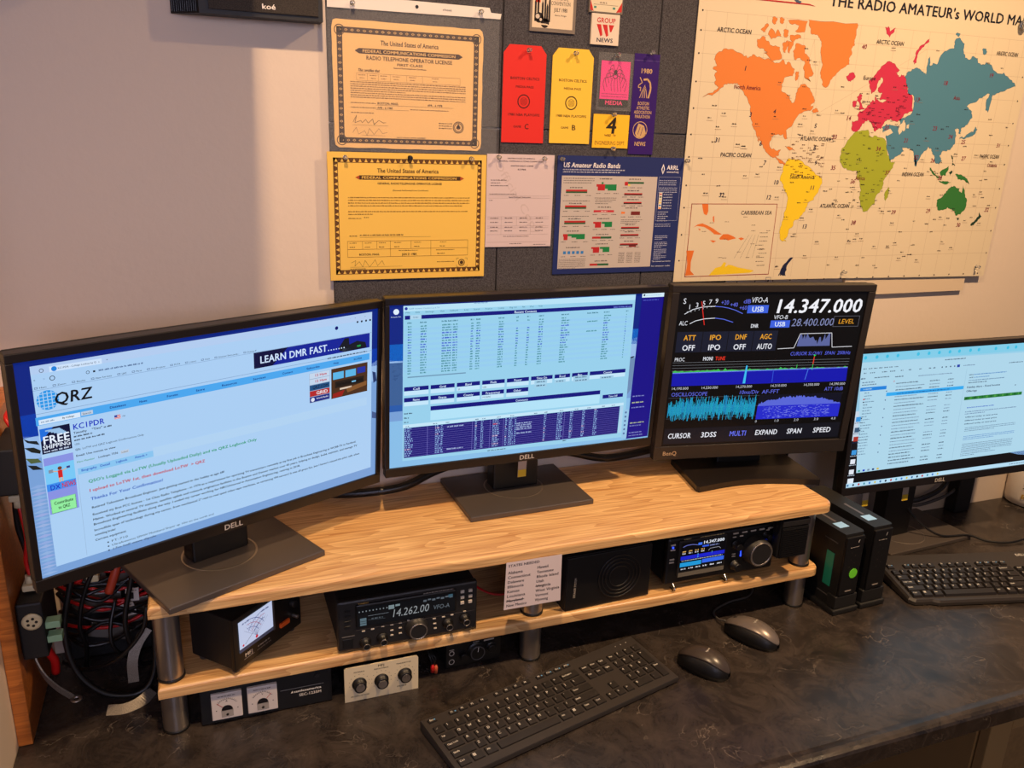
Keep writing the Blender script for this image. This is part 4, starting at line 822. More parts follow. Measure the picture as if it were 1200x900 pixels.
    A.poly([(910, 27), (1000, 27), (998, 990), (905, 992)], (20, 12, 132)); A.up(); A.greek(916, 980, 48, -8, (80, 90, 200))
    for z in (695, 740, 775, 885, 905, 955, 975): A.greek(915, 975-(z % 3)*6, z, -9, (190, 200, 140) if z in (740, 885) else (130, 140, 200))
    A.rect(884, 780, 906, 985, (150, 196, 230)); A.up()
    for k in range(6): A.disc(893, 800+k*30, .0022, (80, 110, 160), 8)
def rig_screen(A):
    Wt = (226, 228, 236); B = (60, 74, 220); Y = (232, 160, 40); K = (0, 0, 0); A.rect(0, 0, 1000, 1000, (3, 3, 5)); A.up()
    for t, x_, z in (('S', 25, 70), ('1', 53, 103), ('3', 90, 92), ('5', 124, 82), ('7', 156, 74), ('9', 188, 68)): A.text(t, x_, z, .0105 if t == 'S' else .009, Wt, width=.0065)
    for t, x_, z in (('+20', 220, 76), ('+40', 268, 90), ('+60', 318, 110), ('dB', 335, 70)): A.text(t, x_, z, .008, (100, 110, 230), width=.016)
    A.path([(39, 134), (78, 106), (122, 92), (160, 87), (191, 87)], .0013, Wt); A.path([(191, 87), (230, 91), (261, 98), (300, 112), (340, 134)], .0013, (90, 110, 230))
    for i in range(8): A.line((50+i*20, 128-i*6), (52+i*20, 118-i*5), .0008, Wt)
    A.text('ALC', 18, 203, .0085, Wt, width=.017); A.path([(72, 194), (100, 176), (145, 164), (199, 160)], .0013, Wt); A.path([(199, 160), (245, 168), (296, 188)], .0013, (90, 110, 230)); A.line((119, 56), (148, 203), .0016, (220, 40, 30))
    A.text('VFO-A', 376, 66, .0105, Wt, width=.0345, shear=.1); A.rect(362, 82, 472, 132, (60, 96, 220)); A.up().text('USB', 417, 123, .0098, (220, 232, 250), True, width=.025, align='c'); A.n -= 1
    A.text('14.347.000', 500, 132, .0265, (240, 240, 246), True, width=.190, shear=.12)
    A.text('VFO-B', 508, 172, .0080, Wt, width=.030, shear=.1); A.rect(496, 180, 600, 226, (60, 96, 220)); A.up().text('USB', 548, 218, .0090, (220, 232, 250), True, width=.023, align='c'); A.n -= 1
    A.text('28.400.000', 608, 218, .0150, (126, 134, 178), width=.092, shear=.1)
    A.frame(838, 156, 980, 226, .0009, (90, 90, 100)); A.text('LEVEL', 909, 206, .0092, Y, width=.035, align='c', shear=.1); A.text('DNR', 393, 224, .0072, Wt, True, width=.016)
    A.rect(15, 245, 545, 375, (22, 26, 44)); A.up()
    for k, (a, b) in enumerate((('ATT', 'OFF'), ('IPO', 'IPO'), ('DNF', 'OFF'), ('AGC', 'AUTO'))):
        x_ = 82+k*134; A.rect(x_+64, 245, x_+67, 375, (4, 4, 6)); A.text(a, x_, 298, .0100, Y, True, width=.0245, align='c'); A.text(b, x_, 363, .0108, Wt, True, width=.0265+(.006 if b == 'AUTO' else 0), align='c')
    A.path([(557, 364), (645, 360), (668, 268), (841, 266), (857, 360), (968, 357)], .0012, (220, 220, 226))
    P = [(660, 350)]+[(665+i*7, 300-18*math.sin(i*.35)+RNG.uniform(-26, 26)) for i in range(25)]+[(842, 350)]; A.poly(P, (90, 100, 156))
    A.text('CURSOR SLOW1  SPAN  200kHz', 631, 410, .0074, (90, 100, 226), width=.133, shear=.1)
    A.text('PROC', 17, 432, .0074, Wt, width=.021); A.text('MONI', 165, 430, .0074, Wt, True, width=.021); A.text('TUNE', 230, 430, .0074, (224, 50, 30), True, width=.021)
    for k in range(4): A.rect(10, 440+k*18, 970, 441.5+k*18, (130, 134, 140))
    A.poly([(15, 508)]+[(15+i*12, 500-abs(RNG.normal(0, 6))) for i in range(80)]+[(969, 498)], (60, 190, 80)); A.up()
    A.poly([(15, 508), (969, 500), (974, 592), (16, 594)], (16, 20, 170)); A.poly([(15, 506), (969, 497), (969, 503), (15, 512)], (110, 130, 240)); A.up()
    A.poly([(401, 470), (409, 470), (410, 588), (396, 588)], (60, 190, 240)); A.poly([(745, 500), (749, 500), (740, 575), (736, 575)], (70, 120, 230)); A.poly([(553, 510), (556, 510), (558, 585), (555, 585)], (50, 90, 220)); A.poly([(762, 408), (776, 408), (769, 420)], (50, 220, 80)); A.line((768, 420), (768, 470), .002, (220, 60, 40)); A.line((768, 470), (768, 510), .001, (60, 220, 90)); A.line((680, 472), (680, 500), .001, (60, 220, 90))
    for t, x_ in (('14,190.000', 18), ('14,230.000', 175), ('14,270.000', 360), ('14,310.000', 550), ('14,350.000', 735), ('14,390.000', 882)): A.text(t, x_, 618, .0052, (200, 202, 210), width=.036)
    A.text('OSCILLOSCOPE', 22, 662, .0078, (96, 106, 226), width=.076); A.text('10ms/Div', 383, 660, .0078, (96, 106, 226), width=.043, shear=.1); A.text('AF-FFT', 510, 662, .0082, (96, 106, 226), width=.038); A.text('ATT 10dB', 860, 655, .0078, (96, 106, 226), width=.042)
    for k in range(3): A.rect(10, 672+k*70, 970, 673.5+k*70, (90, 92, 100))
    A.up()
    for i in range(150):
        x_ = 14+i*3.15; a = RNG.uniform(20, 88); A.rect(x_, 752-a, x_+2.2, 752+RNG.uniform(20, 84), (30, 150+int(RNG.uniform(0, 40)), 214))
    A.rect(499, 672, 966, 748, (10, 12, 30)); A.up()
    A.poly([(499, 746)]+[(505+i*6.4, 735-46*math.sin(math.pi*min(1, i/66))**.6+RNG.uniform(-9, 9)) for i in range(72)]+[(966, 748)], (88, 102, 214)); A.rect(499, 746, 968, 838, (34, 40, 200)); A.up()
    for k in range(240): x_ = RNG.uniform(530, 900); z = RNG.uniform(750, 830); A.rect(x_, z, x_+RNG.uniform(4, 16), z+3, (120, 130, 230) if RNG.rand() < .6 else (70, 80, 220))
    for t, x_ in (('0', 498), ('1.0', 604), ('2.0', 716), ('3.0', 830), ('4.0', 930)): A.text(t, x_, 860, .0052, (190, 192, 200), width=.004 if t == '0' else .011)
    A.rect(10, 880, 990, 985, (14, 16, 26)); A.up()
    for t, x_, w_ in (('CURSOR', 92, .049), ('3DSS', 251, .034), ('MULTI', 412, .037), ('EXPAND', 571, .050), ('SPAN', 731, .034), ('SPEED', 890, .041)): A.text(t, x_, 948, .0108, (96, 108, 232) if t == 'MULTI' else Wt, True, width=w_, align='c', shear=.06)
def mail_screen(A):
    K = (30, 44, 80); P = (174, 214, 234); C = (60, 190, 226); A.rect(0, 0, 1000, 1000, (150, 206, 232)); A.up(); A.rect(0, 880, 1000, 968, (12, 8, 10)); A.rect(0, 0, 1000, 62, (130, 204, 232)); A.rect(0, 60, 50, 420, (150, 200, 226)); A.rect(0, 420, 50, 640, (200, 214, 230)); A.rect(0, 640, 50, 968, (14, 12, 18)); A.poly([(880, 880), (1000, 870), (1000, 925), (940, 910)], (120, 160, 210)); A.up()
    for i, x_ in enumerate((18, 74, 126, 179, 283, 339, 393, 449, 500, 560, 606, 700, 768, 814, 880, 940)): A.disc(x_, 30, .0040, C, 10)
    A.poly([(0, 64), (1000, 78), (1000, 884), (48, 893)], P); A.up()
    A.greek(430, 540, 92, -9, K); 
    x = 14
    for k in range(7): A.greek(x, x+18, 114, -8, K); x += 26
    for x_ in (20, 50, 110, 150, 205, 245, 300, 350, 372): A.greek(x_, x_+(26 if x_ in (50, 110, 150) else 12), 146, -9, K)
    for x_ in (420, 442, 465, 487): A.disc(x_, 142, .0018, K, 8)
    A.rect(500, 132, 515, 152, (30, 60, 170)); A.greek(535, 600, 146, -8, (90, 110, 150)); A.greek(790, 870, 152, -8, K)
    A.greek(9, 30, 186, -11, K, word=(3, 4)); A.greek(75, 150, 184, -8, K); A.greek(180, 222, 190, -9, K, word=(4, 7)); A.greek(300, 480, 196, -7, (90, 110, 150))
    A.greek(18, 78, 214, -9, (70, 90, 130)); A.greek(18, 90, 232, -8, K)
    A.rect(12, 247, 143, 273, (30, 130, 220)); A.rect(147, 300, 555, 326, (50, 170, 240)); A.up(); A.greek(28, 70, 264, -9, P)
    for r in range(22):
        z = 292+r*22; A.greek(36, 36+RNG.uniform(20, 60), z, -8, K if r % 6 == 4 else (90, 120, 150)); 
        if r % 3 == 0: A.disc(146, z-4, .0016, (80, 100, 140), 8)
    A.rect(33, 330, 40, 340, (200, 40, 50)); A.rect(33, 352, 40, 360, (40, 40, 60)); A.rect(33, 470, 40, 480, (40, 40, 60)); A.rect(33, 560, 40, 568, (40, 40, 60)); A.disc(178, 218, .002, (200, 40, 50), 8, .0014)
    for r in range(26):
        z = 240+r*24.6
        if abs(z-313) < 10: A.greek(200, 480, 318, -9, (20, 60, 140)); continue
        b = r % 5 in (0, 2) or r > 21; c = K if b else (96, 116, 150); hh = -9 if b else -7
        A.greek(190+r*.6, (300+RNG.uniform(0, 50)), z, hh, c); 
        if r % 4 != 3: A.greek(366+r*.4, 420, z+2, hh, c); A.greek(462+r*.2, 496, z+2, hh, c)
    A.rect(556, 170, 557.5, 880, (150, 190, 214))
    A.greek(575, 598, 222, -8, K); A.greek(602, 784, 222, -9, (60, 120, 190)); A.greek(578, 600, 244, -8, K); A.greek(604, 690, 244, -8, (60, 120, 190)); A.greek(578, 780, 266, -8, (80, 110, 150)); A.greek(578, 680, 284, -8, K)
    A.text('Fidelity Alert - Fixed Income', 574, 322, .0042, K, True, width=.100); A.text('Offerings', 574, 352, .0042, K, True, width=.032); A.disc(850, 330, .0015, K, 8)
    A.rect(569, 389, 897, 414, (34, 120, 50)); A.up()
    for k in range(14): x_ = 575+k*23; A.rect(x_, 394, x_+RNG.uniform(6, 15), 409, (70, 150, 60) if k % 2 else (24, 92, 40))
    A.greek(594, 745, 480, -9, (30, 70, 190)); A.greek(587, 880, 512, -8, (90, 110, 150)); A.greek(587, 700, 528, -7, (90, 110, 150))
    for z in (556, 583, 610): A.text('Offered today at new price', 592, z, .0030, K, True, width=.098)
    for z, e, n in ((640, 890, 3), (708, 895, 3), (770, 890, 6), (850, 800, 2)):
        for k in range(n): A.greek(600, e-(k == n-1)*120, z+k*13, -6, (80, 104, 140) if z != 708 else (50, 110, 190))
    for i, c in enumerate(((60, 150, 130), (30, 60, 200), (120, 140, 170), (30, 60, 120), (210, 180, 50))): A.rect(55+i*24, 872, 66+i*24, 886, c)
    A.rect(0, 968, 1000, 1000, (184, 222, 244)); A.up()
    for i in range(18): x_ = 12+i*28; A.disc(x_, 984, .0028, [(60, 110, 160), (30, 40, 60), (190, 60, 60), (70, 150, 170), (60, 120, 200), (210, 190, 80)][i % 6], 8)
    A.greek(900, 990, 988, -8, K)
    for i, (z, c) in enumerate(((480, (60, 150, 220)), (560, (60, 90, 120)), (628, (170, 50, 40)), (730, (60, 150, 220)), (800, (225, 230, 240)), (880, (225, 230, 240)))): A.rect(10, z-18, 34, z+18, c); A.greek(6, 40, z+30, -7, (200, 214, 230) if z > 640 else K); 
    A.rect(8, 930, 38, 968, (225, 235, 245))

ZT = .2482
monitor('black widescreen monitor at left showing a call sign web page', (-.122, -.190, ZT+.0002), .432, .255, .20, (-.0993, -.24, .4855, .4219, -.0509, .5273, .2965), left_screen, side=.0088)
monitor('black widescreen monitor in the centre showing a blue contact log', (.416, -.091, ZT+.0002), .030, .245, .18, (.4198, -.135, .4941, .0268, -.0432, .5168, .2908), log_screen, side=.0075, bot=.017, mark=(.001,))
monitor('squarer black monitor showing a radio frequency display and waveforms', (.905, -.138, ZT+.0002), -.150, .262, .145, (.9118, -.15, .4787, -.1557, -.0584, .396, .3168), rig_screen, side=.015, top=.014, bot=.029, logo='BenQ', curved=True, bezmat=pmat('grey_black_bezel', (40, 34, 30), .45), base_mat=M_bezel, neck_w=.10, circle=False)
mon_r, _ = monitor('black monitor standing on the desk at right with an email window', (1.452, -.078, .0002), .060, .268, .165, (1.436, -.15, .341, -.0182, .0464, .536, .3016), mail_screen, side=.011, mark=(-.075, -.19), neck_dx=-.035)
# ------------------------------------------------------------------ two-tier shelf
sh = thing('desk_riser', 'long two-tier oak shelf on round silver legs', 'shelf', (0, 0, 0))
def board(name, x0, x1, y0, y1, z0, z1, r=.006):
    c = bmesh.new(); bmesh.ops.create_cube(c, size=1)
    for v in c.verts: v.co = Vector(((x0+x1)/2+v.co.x*(x1-x0), (y0+y1)/2+v.co.y*(y1-y0), (z0+z1)/2+v.co.z*(z1-z0)))
    ed = [e for e in c.edges if abs(e.verts[0].co.z-e.verts[1].co.z) > .01 and e.verts[0].co.y < (y0+y1)/2 and e.verts[0].co.x > 0]
    bmesh.ops.bevel(c, geom=ed, offset=.022, segments=6, affect='EDGES', profile=.5)
    ed = [e for e in c.edges if e.verts[0].co.z > z1-.0001 and e.verts[1].co.z > z1-.0001 and len(e.link_faces) == 2 and e.calc_face_angle(0) > .5]
    bmesh.ops.bevel(c, geom=ed, offset=r, segments=4, affect='EDGES', profile=.5)
    me = bpy.data.meshes.new(name); c.to_mesh(me); c.free(); me.materials.append(M_oak)
    o = bpy.data.objects.new(name, me); COL.objects.link(o); o.parent = sh; return o
board('top_board', -.2268, .998, -.3065, .004, .230, .2482)
board('lower_board', -.2268, 1.012, -.2825, .004, .0754, .0934)
for x in (-.2077, .392, .9788):
    for y in (-.2527, -.04):
        l = MB(); l.lathe([(.0192, .004), (.0192, .0745)], 'z', (x, y, 0), 28, caps=False); l.lathe([(.0192, .0975), (.0192, .2298)], 'z', (x, y, 0), 28, caps=False)
        o = l.build('leg', M_silver, sh)
        k = MB(); k.lathe([(.0205, .0003), (.0205, .0045)], 'z', (x, y, 0), 28); k.build('rubber_collar', M_black, o)
        MB().lathe([(.0205, .0935), (.0205, .0978)], 'z', (x, y, 0), 28).build('rubber_collar', M_black, o)

ZB = .0936
def knob(parent, x, z, y, r, d, mat=None, ring=None, name='knob', skirt=0, line=None):
    p = [(r*1.05, y), (r*1.02, y-d*.15), (r, y-d*.9), (r*.9, y-d)]
    if skirt: p = [(r+skirt, y), (r+skirt*.8, y-.002)]+p[1:]
    o = MB().lathe(p, 'y', (x, 0, z), 26).build(name, mat or M_black, parent)
    if ring: MB().lathe([(r*.93, y-d-.0002), (r*.93, y-d-.0008), (r*.80, y-d-.0008), (r*.80, y-d-.0002)], 'y', (x, 0, z), 30, caps=False).build('knob_ring', ring, o)
    if line is not None:
        q = MB(); A = Art(q, y-d-.0006); A.line((x, z+r*.2), (x+r*.8*math.sin(line), z+r*.8*math.cos(line)), .001, (235, 230, 220)); q.build('knob_mark', M_print, o)
    return o
def labels(parent, items, name='panel_print', y=0, mat=None):
    q = MB(); A = Art(q, y)
    for it in items: it(A)
    return q.build(name, mat or M_print, parent)
def btn(parent, x0, x1, z0, z1, y, mat, d=.002, name='button'): return MB().box(x0, x1, y-d, y+.0005, z0, z1, bev=.0004, seg=1).build(name, mat, parent)
M_btn = pmat('pale_lit_key', (196, 186, 172), .5)
M_lcd = printmat('lcd_glow', strength=.55, rough=.3)

# cross-needle meter at the left
sw = thing('swr_meter', 'black cross-needle meter with a lit white dial at the shelf left end', 'meter', (-.114, -.286, ZB), math.radians(43))
W_, D_, H_ = .150, .092, .098
MB().box(0, W_, .004, D_, .010, H_, bev=.002).build('case', M_black2, sw)
MB().box(-.001, W_+.001, -.0005, .006, .009, H_+.001, bev=.001).build('front_panel', M_black, sw)
for x in (.012, W_-.012):
    for y in (.012, D_-.012): MB().lathe([(.006, 0), (.0075, .010)], 'z', (x, y, 0), 12).build('foot', M_grey, sw)
dl = MB(); A = Art(dl, -.0014, org=(.010, .036), sx=.001, sz=.001)
A.rect(0, 0, 74, 54, (196, 206, 236)); A.up()
for r, c in ((40, (60, 74, 140)), (33, (170, 90, 120)), (26, (90, 100, 160))):
    for s in (-1, 1):
        cx = 37+s*18; A.path([(cx-s*r*math.cos(math.radians(a)), 8+r*math.sin(math.radians(a))) for a in range(30, 100, 7)], .0009, c)
for a in range(40, 150, 10): A.line((37, 12), (37+34*math.cos(math.radians(a)), 12+34*math.sin(math.radians(a))), .0003, (90, 90, 130))
A.line((12, 10), (52, 36), .0007, (60, 60, 70)); A.rect(0, 0, 74, 6, (60, 60, 80)); A.disc(37, 10, .0028, (210, 30, 50), 12); A.disc(8, 10, .002, (210, 40, 60), 8); A.greek(8, 22, 46, 3, (40, 60, 120)); A.greek(50, 66, 46, 3, (40, 60, 120))
dl.build('lit_dial', printmat('meter_backlight', strength=.9, rough=.3), sw)
MB().box(.0845, .0885, -.0022, 0, .034, .092, bev=.0008).build('dial_window_edge', M_grey, sw)
labels(sw, [lambda A: A.text('MFJ', .020, .0235, .0060, (220, 205, 180), True, width=.017), lambda A: A.greek(.048, .075, .025, .0026, (190, 180, 165)), lambda A: A.rect(.018, .020, .040, .0207, (190, 180, 165)), lambda A: A.greek(.046, .078, .0195, .002, (150, 140, 130))], y=-.0012)
MB().box(.098, .120, -.005, 0, .030, .038, bev=.0015).build('orange_push_switch', pmat('orange_switch', (226, 92, 30), .4), sw)
for z in (.078, .060): knob(sw, .130, z, -.0006, .006, .008, M_dark)
knob(sw, .132, .036, -.0006, .0035, .010, M_silver, name='toggle')

# large transceiver
tr = thing('transceiver', 'large black radio transceiver reading 14.262.00 on the lower shelf', 'radio', (.044, -.279, ZB), math.radians(0))
W_, H_ = .252, .103; tr.scale = (.935, .935, .92)
MB().box(.002, W_-.002, .012, .19, .008, H_-.001, bev=.003).build('case', M_black2, tr)
MB().box(0, W_, 0, .014, .004, H_+.001, bev=.004).build('front_panel', M_dark, tr)
for x in (.03, W_-.03): MB().lathe([(.009, 0), (.010, .008)], 'z', (x, .03, 0), 14).build('foot', M_black, tr); MB().lathe([(.009, 0), (.010, .008)], 'z', (x, .16, 0), 14).build('foot', M_black, tr)
MB().box(.031, .212, -.004, .002, .049, .096, bev=.003).build('display_bezel', M_black, tr)
dp = MB(); A = Art(dp, -.0043, org=(.034, .052), sx=.001, sz=.001); C = (150, 160, 170); A.rect(0, 0, 174, 38, (10, 14, 20)); A.up()
A.text('14.262.00', 58, 9, .0150, (176, 182, 186), width=.068, shear=.15); A.text('VFO-A', 134, 10, .0085, (120, 130, 140), width=.030, shear=.1)
A.rect(4, 2, 15, 17, (110, 136, 148)); A.up(); A.rect(4, 6, 15, 6.8, (10, 14, 20)); A.rect(4, 10, 15, 10.8, (10, 14, 20)); A.n -= 1
for k in range(9): A.rect(2+k*6, 29, 4+k*6, 31.5, (150, 160, 165))
A.line((18, 20), (54, 20), .0006, C); A.line((18, 12), (48, 10), .0006, (90, 100, 110)); A.greek(24, 44, 12, 3, (100, 110, 118)); A.rect(54, 26, 64, 34, (150, 170, 176)); A.rect(66, 30, 74, 34, (150, 170, 176))
for k in range(7): A.rect(116+k*8, 29+(k % 2)*2, 122+k*8, 33+(k % 2), (110, 120, 130))
A.rect(162, 30, 170, 36, (70, 110, 130)); dp.build('display', M_lcd, tr)
labels(tr, [lambda A: A.text('YAESU', .035, .0975, .0030, (190, 150, 80), True, width=.018), lambda A: A.greek(.15, .205, .0975, .0020, (170, 160, 150)), lambda A: A.rect(.030, .0463, .246, .0470, (90, 84, 80)), lambda A: A.rect(.006, .0365, .028, .0385, (110, 104, 98))], y=-.0046)
for x in (.223, .238):
    for z in (.064, .0755, .087): btn(tr, x-.0035, x+.0035, z-.003, z+.003, -.0005, M_btn)
kn = knob(tr, .1385, .030, -.0005, .0175, .016, M_dark, M_silver, 'tuning_knob', skirt=.004); 
for x, z, r in ((.047, .0165, .0085), (.077, .0195, .0085), (.196, .026, .0085), (.228, .030, .0085)): knob(tr, x, z, -.0005, r*.78, .015, M_black, M_silver, 'control_knob', skirt=.004)
for x, z in ((.044, .0405), (.060, .0415), (.078, .0435), (.094, .0435), (.109, .0445), (.094, .032), (.109, .034), (.094, .022), (.109, .023), (.1265-.002, .046), (.125-.001, .0330), (.125, .022), (.171, .0405), (.172, .030), (.173, .020), (.188, .041), (.204, .042), (.228, .0445)): btn(tr, x-.0028, x+.0028, z-.0012, z+.0012, -.0003, M_btn, .0015)
MB().box(.008, .026, -.002, .001, .010, .030, bev=.001).build('jack_panel', M_black, tr)
for z in (.055, .065, .075, .085): btn(tr, .012, .022, z-.0015, z+.0015, -.0003, M_black)

# box speaker
bs = thing('box_speaker', 'square black box speaker on the lower shelf beside the paper list', 'speaker', (.4455, -.2765, ZB), math.radians(2))
MB().box(0, .176, .004, .115, 0, .108, bev=.002).build('cabinet', M_black2, bs)
MB().box(.001, .175, 0, .005, .001, .107, bev=.0015).build('front_panel', M_black, bs)
cone = MB(); 
for k, r in enumerate((.044, .037, .030, .022)): cone.lathe([(r, -.0001), (r, -.0014), (r-.0022, -.0014), (r-.0022, -.0001)], 'y', (.108, 0, .054), 40, caps=False)
cone.build('cone_rings', M_black, bs)
labels(bs, [lambda A: A.text('SPEAKER SYSTEM', .020, .026, .0042, (190, 178, 160), width=.040, rot=math.radians(88))], y=-.0004)

# small transceiver with colour screen + extension speaker
ft = thing('small_transceiver', 'small black radio with a colour screen and silver-edged tuning dial', 'radio', (.652, -.2715, ZB), 0)
W_, H_ = .244, .098
MB().box(.003, W_-.003, .014, .20, .016, H_+.012, bev=.003).build('case', M_black2, ft)
MB().box(0, W_, 0, .015, .013, H_+.013, bev=.005).build('front_panel', M_black, ft)
for x in (.02, .135): MB().tube([(x, .004, .016), (x, -.006, .008), (x, -.004, .0026), (x, .010, .0024)], .0016, 8).build('tilt_foot', M_chrome, ft)
for x in (.03, .19): MB().lathe([(.008, 0), (.009, .016)], 'z', (x, .15, 0), 12).build('rear_foot', M_black, ft)
MB().box(.023, .128, -.004, .002, .030, .106, bev=.003).build('screen_frame', M_dark, ft)
sc = MB(); A = Art(sc, -.0045, org=(.0272, .1010), sx=.0000965, sz=-.0000585)
A.rect(0, 0, 1000, 1000, (4, 4, 8)); A.up(); A.text('14.347.000', 480, 130, .0062, (230, 235, 245), True, width=.047); A.rect(370, 60, 460, 150, (60, 110, 230)); A.path([(30, 140), (120, 90), (250, 90), (360, 130)], .0009, (120, 130, 220)); A.rect(470, 180, 620, 240, (50, 90, 220)); A.greek(640, 850, 240, -60, (120, 130, 180))
for k in range(4): A.greek(30+k*140, 110+k*140, 330, -55, (220, 170, 90)); A.greek(30+k*140, 110+k*140, 400, -50, (210, 210, 220))
A.rect(0, 470, 1000, 600, (26, 34, 200)); A.rect(380, 450, 400, 600, (90, 200, 240)); A.rect(700, 430, 712, 520, (110, 190, 200)); A.rect(0, 700, 480, 850, (30, 150, 214)); A.rect(500, 680, 1000, 820, (50, 100, 230)); A.greek(30, 960, 650, -30, (200, 200, 210)); A.path([(620, 400), (660, 330), (860, 320), (900, 390)], .0006, (180, 180, 190))
for k in range(6): A.greek(30+k*165, 140+k*165, 950, -50, (220, 220, 230))
sc.build('screen', M_screen, ft)
labels(ft, [lambda A: A.text('YAESU', .030, .1075, .0028, (200, 180, 130), True, width=.016), lambda A: A.greek(.066, .118, .1075, .0024, (200, 180, 130)), lambda A: A.rect(.025, .0305, .126, .0395, (110, 104, 92))], y=-.0047)
for z in (.098, .088, .068, .062): btn(ft, .006, .016, z-.0015, z+.0015, -.0003, M_btn, .0012)
MB().lathe([(.002, -.0005), (.0018, -.0015)], 'y', (.011, 0, .093), 10).build('blue_led', pmat('blue_led_light', (30, 60, 255), .3, emit=((40, 70, 255), 2.5)), ft)
knob(ft, .195, .062, -.0005, .0270, .024, M_dark, M_silver, 'tuning_knob', skirt=.003)
for x, z, r in ((.151, .078, .0085), (.153, .034, .0095), (.2185, .089, .0070), (.2195, .036, .0070)): knob(ft, x, z, -.0005, r*.85, .015, M_black, None, 'control_knob', skirt=.003)
for k in range(5): btn(ft, .142+k*.020, .154+k*.020, .1005, .1035, -.0003, M_btn, .0012)
for x, z in ((.146, .0945), (.162, .0945), (.222, .0985), (.149, .053), (.149, .058), (.228, .064)): btn(ft, x-.004, x+.004, z-.0011, z+.0011, -.0003, M_btn, .0012)
MB().box(.1640, .1668, -.0012, 0, .050, .066, bev=.0005).build('blue_light_bar', MATS['blue_led_light'], ft)
MB().lathe([(.0022, -.0005), (.0020, -.0015)], 'y', (.2235, 0, .080), 10).build('blue_led', MATS['blue_led_light'], ft)
es = thing('extension_speaker', 'narrow black ribbed speaker at the right end beside the colour-screen radio', 'speaker', (.8815, -.3025, ZB), 0)
MB().box(0, .0665, .004, .026, .048, .130, bev=.003).build('cabinet', M_black2, es)
g = MB(); g.box(.002, .0645, 0, .005, .050, .114, bev=.001)
for k in range(15): g.box(.004, .0625, -.0018, .001, .0515+k*.0041, .0533+k*.0041)
g.build('ribbed_grille', M_black, es); MB().box(.001, .0655, -.001, .005, .116, .129, bev=.002).build('top_trim', M_dark, es)
for z in (.06, .11): MB().box(-.0015, .004, .014, .034, z, z+.008, bev=.001).build('bracket', M_black, es)

# power supply with two meters, on the desk
ps = thing('power_supply', 'black bench power supply with two square white panel meters', 'power supply', (-.170, -.268, .0004))
MB().box(0, .203, .003, .20, .003, .070, bev=.002).build('case', M_black2, ps); MB().box(0, .203, 0, .005, .002, .071, bev=.001).build('front_panel', M_black, ps)
for i, x0 in enumerate((.016, .070)):
    m = MB(); A = Art(m, -.0052, org=(x0, .010), sx=.001, sz=.001); m.box(x0, x0+.046, -.005, .001, .010, .058, bev=.0012)
    m.c = [(214, 204, 196)]*len(m.c); A.up(); K = (60, 50, 48)
    A.path([(23+17*math.cos(math.radians(a)), 18+19*math.sin(math.radians(a))) for a in range(35, 150, 8)], .0005, K)
    for a in range(35, 150, 9): A.line((23+17*math.cos(math.radians(a)), 18+19*math.sin(math.radians(a))), (23+19*math.cos(math.radians(a)), 18+21.5*math.sin(math.radians(a))), .0005, K)
    A.greek(10, 36, 42, 2, K); A.rect(14, 4, 32, 17, (150, 142, 134)); A.disc(23, 17, .0085, (24, 18, 18), 20); A.up().rect(14, 4, 32, 16, (160, 152, 144)); A.text('V' if i else 'A', 23, 32, .003, K, True, align='c'); A.disc(23, 8, .0022, (90, 84, 80), 10)
    a = math.radians(138 if i == 0 else 48); A.line((23+9*math.cos(a), 17+9*math.sin(a)), (23+20*math.cos(a), 17+21*math.sin(a)), .0008, (190, 40, 30)); A.disc(7, 18, .001, K, 6); A.disc(39, 18, .001, K, 6)
    m.build('panel_meter', M_gloss, ps)
labels(ps, [lambda A: A.rect(.121, .038, .190, .0385, (190, 182, 172)), lambda A: A.text('samlexamerica', .142, .0300, .0040, (245, 240, 230), True, width=.044), lambda A: A.text('SEC-1235M', .150, .0215, .0048, (225, 215, 200), True, width=.036), lambda A: A.poly([(.137, .030), (.140, .0345), (.141, .030)], (225, 215, 200))], y=-.0004)
MB().lathe([(.0045, -.0002), (.004, -.002)], 'y', (.180, 0, .055), 14).build('power_switch', M_dark, ps)

# cream antenna tuner
tu = thing('antenna_tuner', 'cream-fronted antenna tuner with three black knobs', 'radio', (.052, -.281, .0004)); tu.scale = (.90, .9, .91)
MB().box(.001, .137, .003, .15, .002, .070, bev=.001).build('case', M_black, tu)
MB().prism([(0, 0), (.138, 0), (.138, .068), (.135, .072), (.003, .072), (0, .069)], 0, .003, 'y').build('front_panel', M_cream, tu)
K = (40, 32, 26)
def tu_art(A):
    for x, z in ((.027, .037), (.068, .036), (.112, .038)):
        for a in range(-40, 221, 26): A.disc(x+.0185*math.cos(math.radians(a)), z+.0185*math.sin(math.radians(a)), .0007, K, 6)
    A.text('ANTENNA', .027, .0595, .0026, K, True, width=.020, align='c'); A.text('MFJ', .068, .0640, .0044, K, True, width=.012, align='c'); A.text('INDUCTANCE', .068, .0585, .0026, K, True, width=.027, align='c'); A.text('TRANSMITTER', .110, .0610, .0026, K, True, width=.028, align='c')
    A.text('MATCHING NETWORK', .028, .0085, .0026, K, True, width=.034, align='c'); A.text('MFJ-901B', .106, .012, .0026, K, True, width=.018, align='c')
labels(tu, [tu_art], y=-.0001)
for x, z, a in ((.027, .035, .5), (.068, .034, -.6), (.112, .037, .1)):
    k = knob(tu, x, z, 0, .0115, .013, M_black, None, 'knob', skirt=.0022, line=a); MB().lathe([(.0082, -.0130), (.0080, -.0136)], 'y', (x, 0, z), 20).build('knob_cap', M_silver, k)
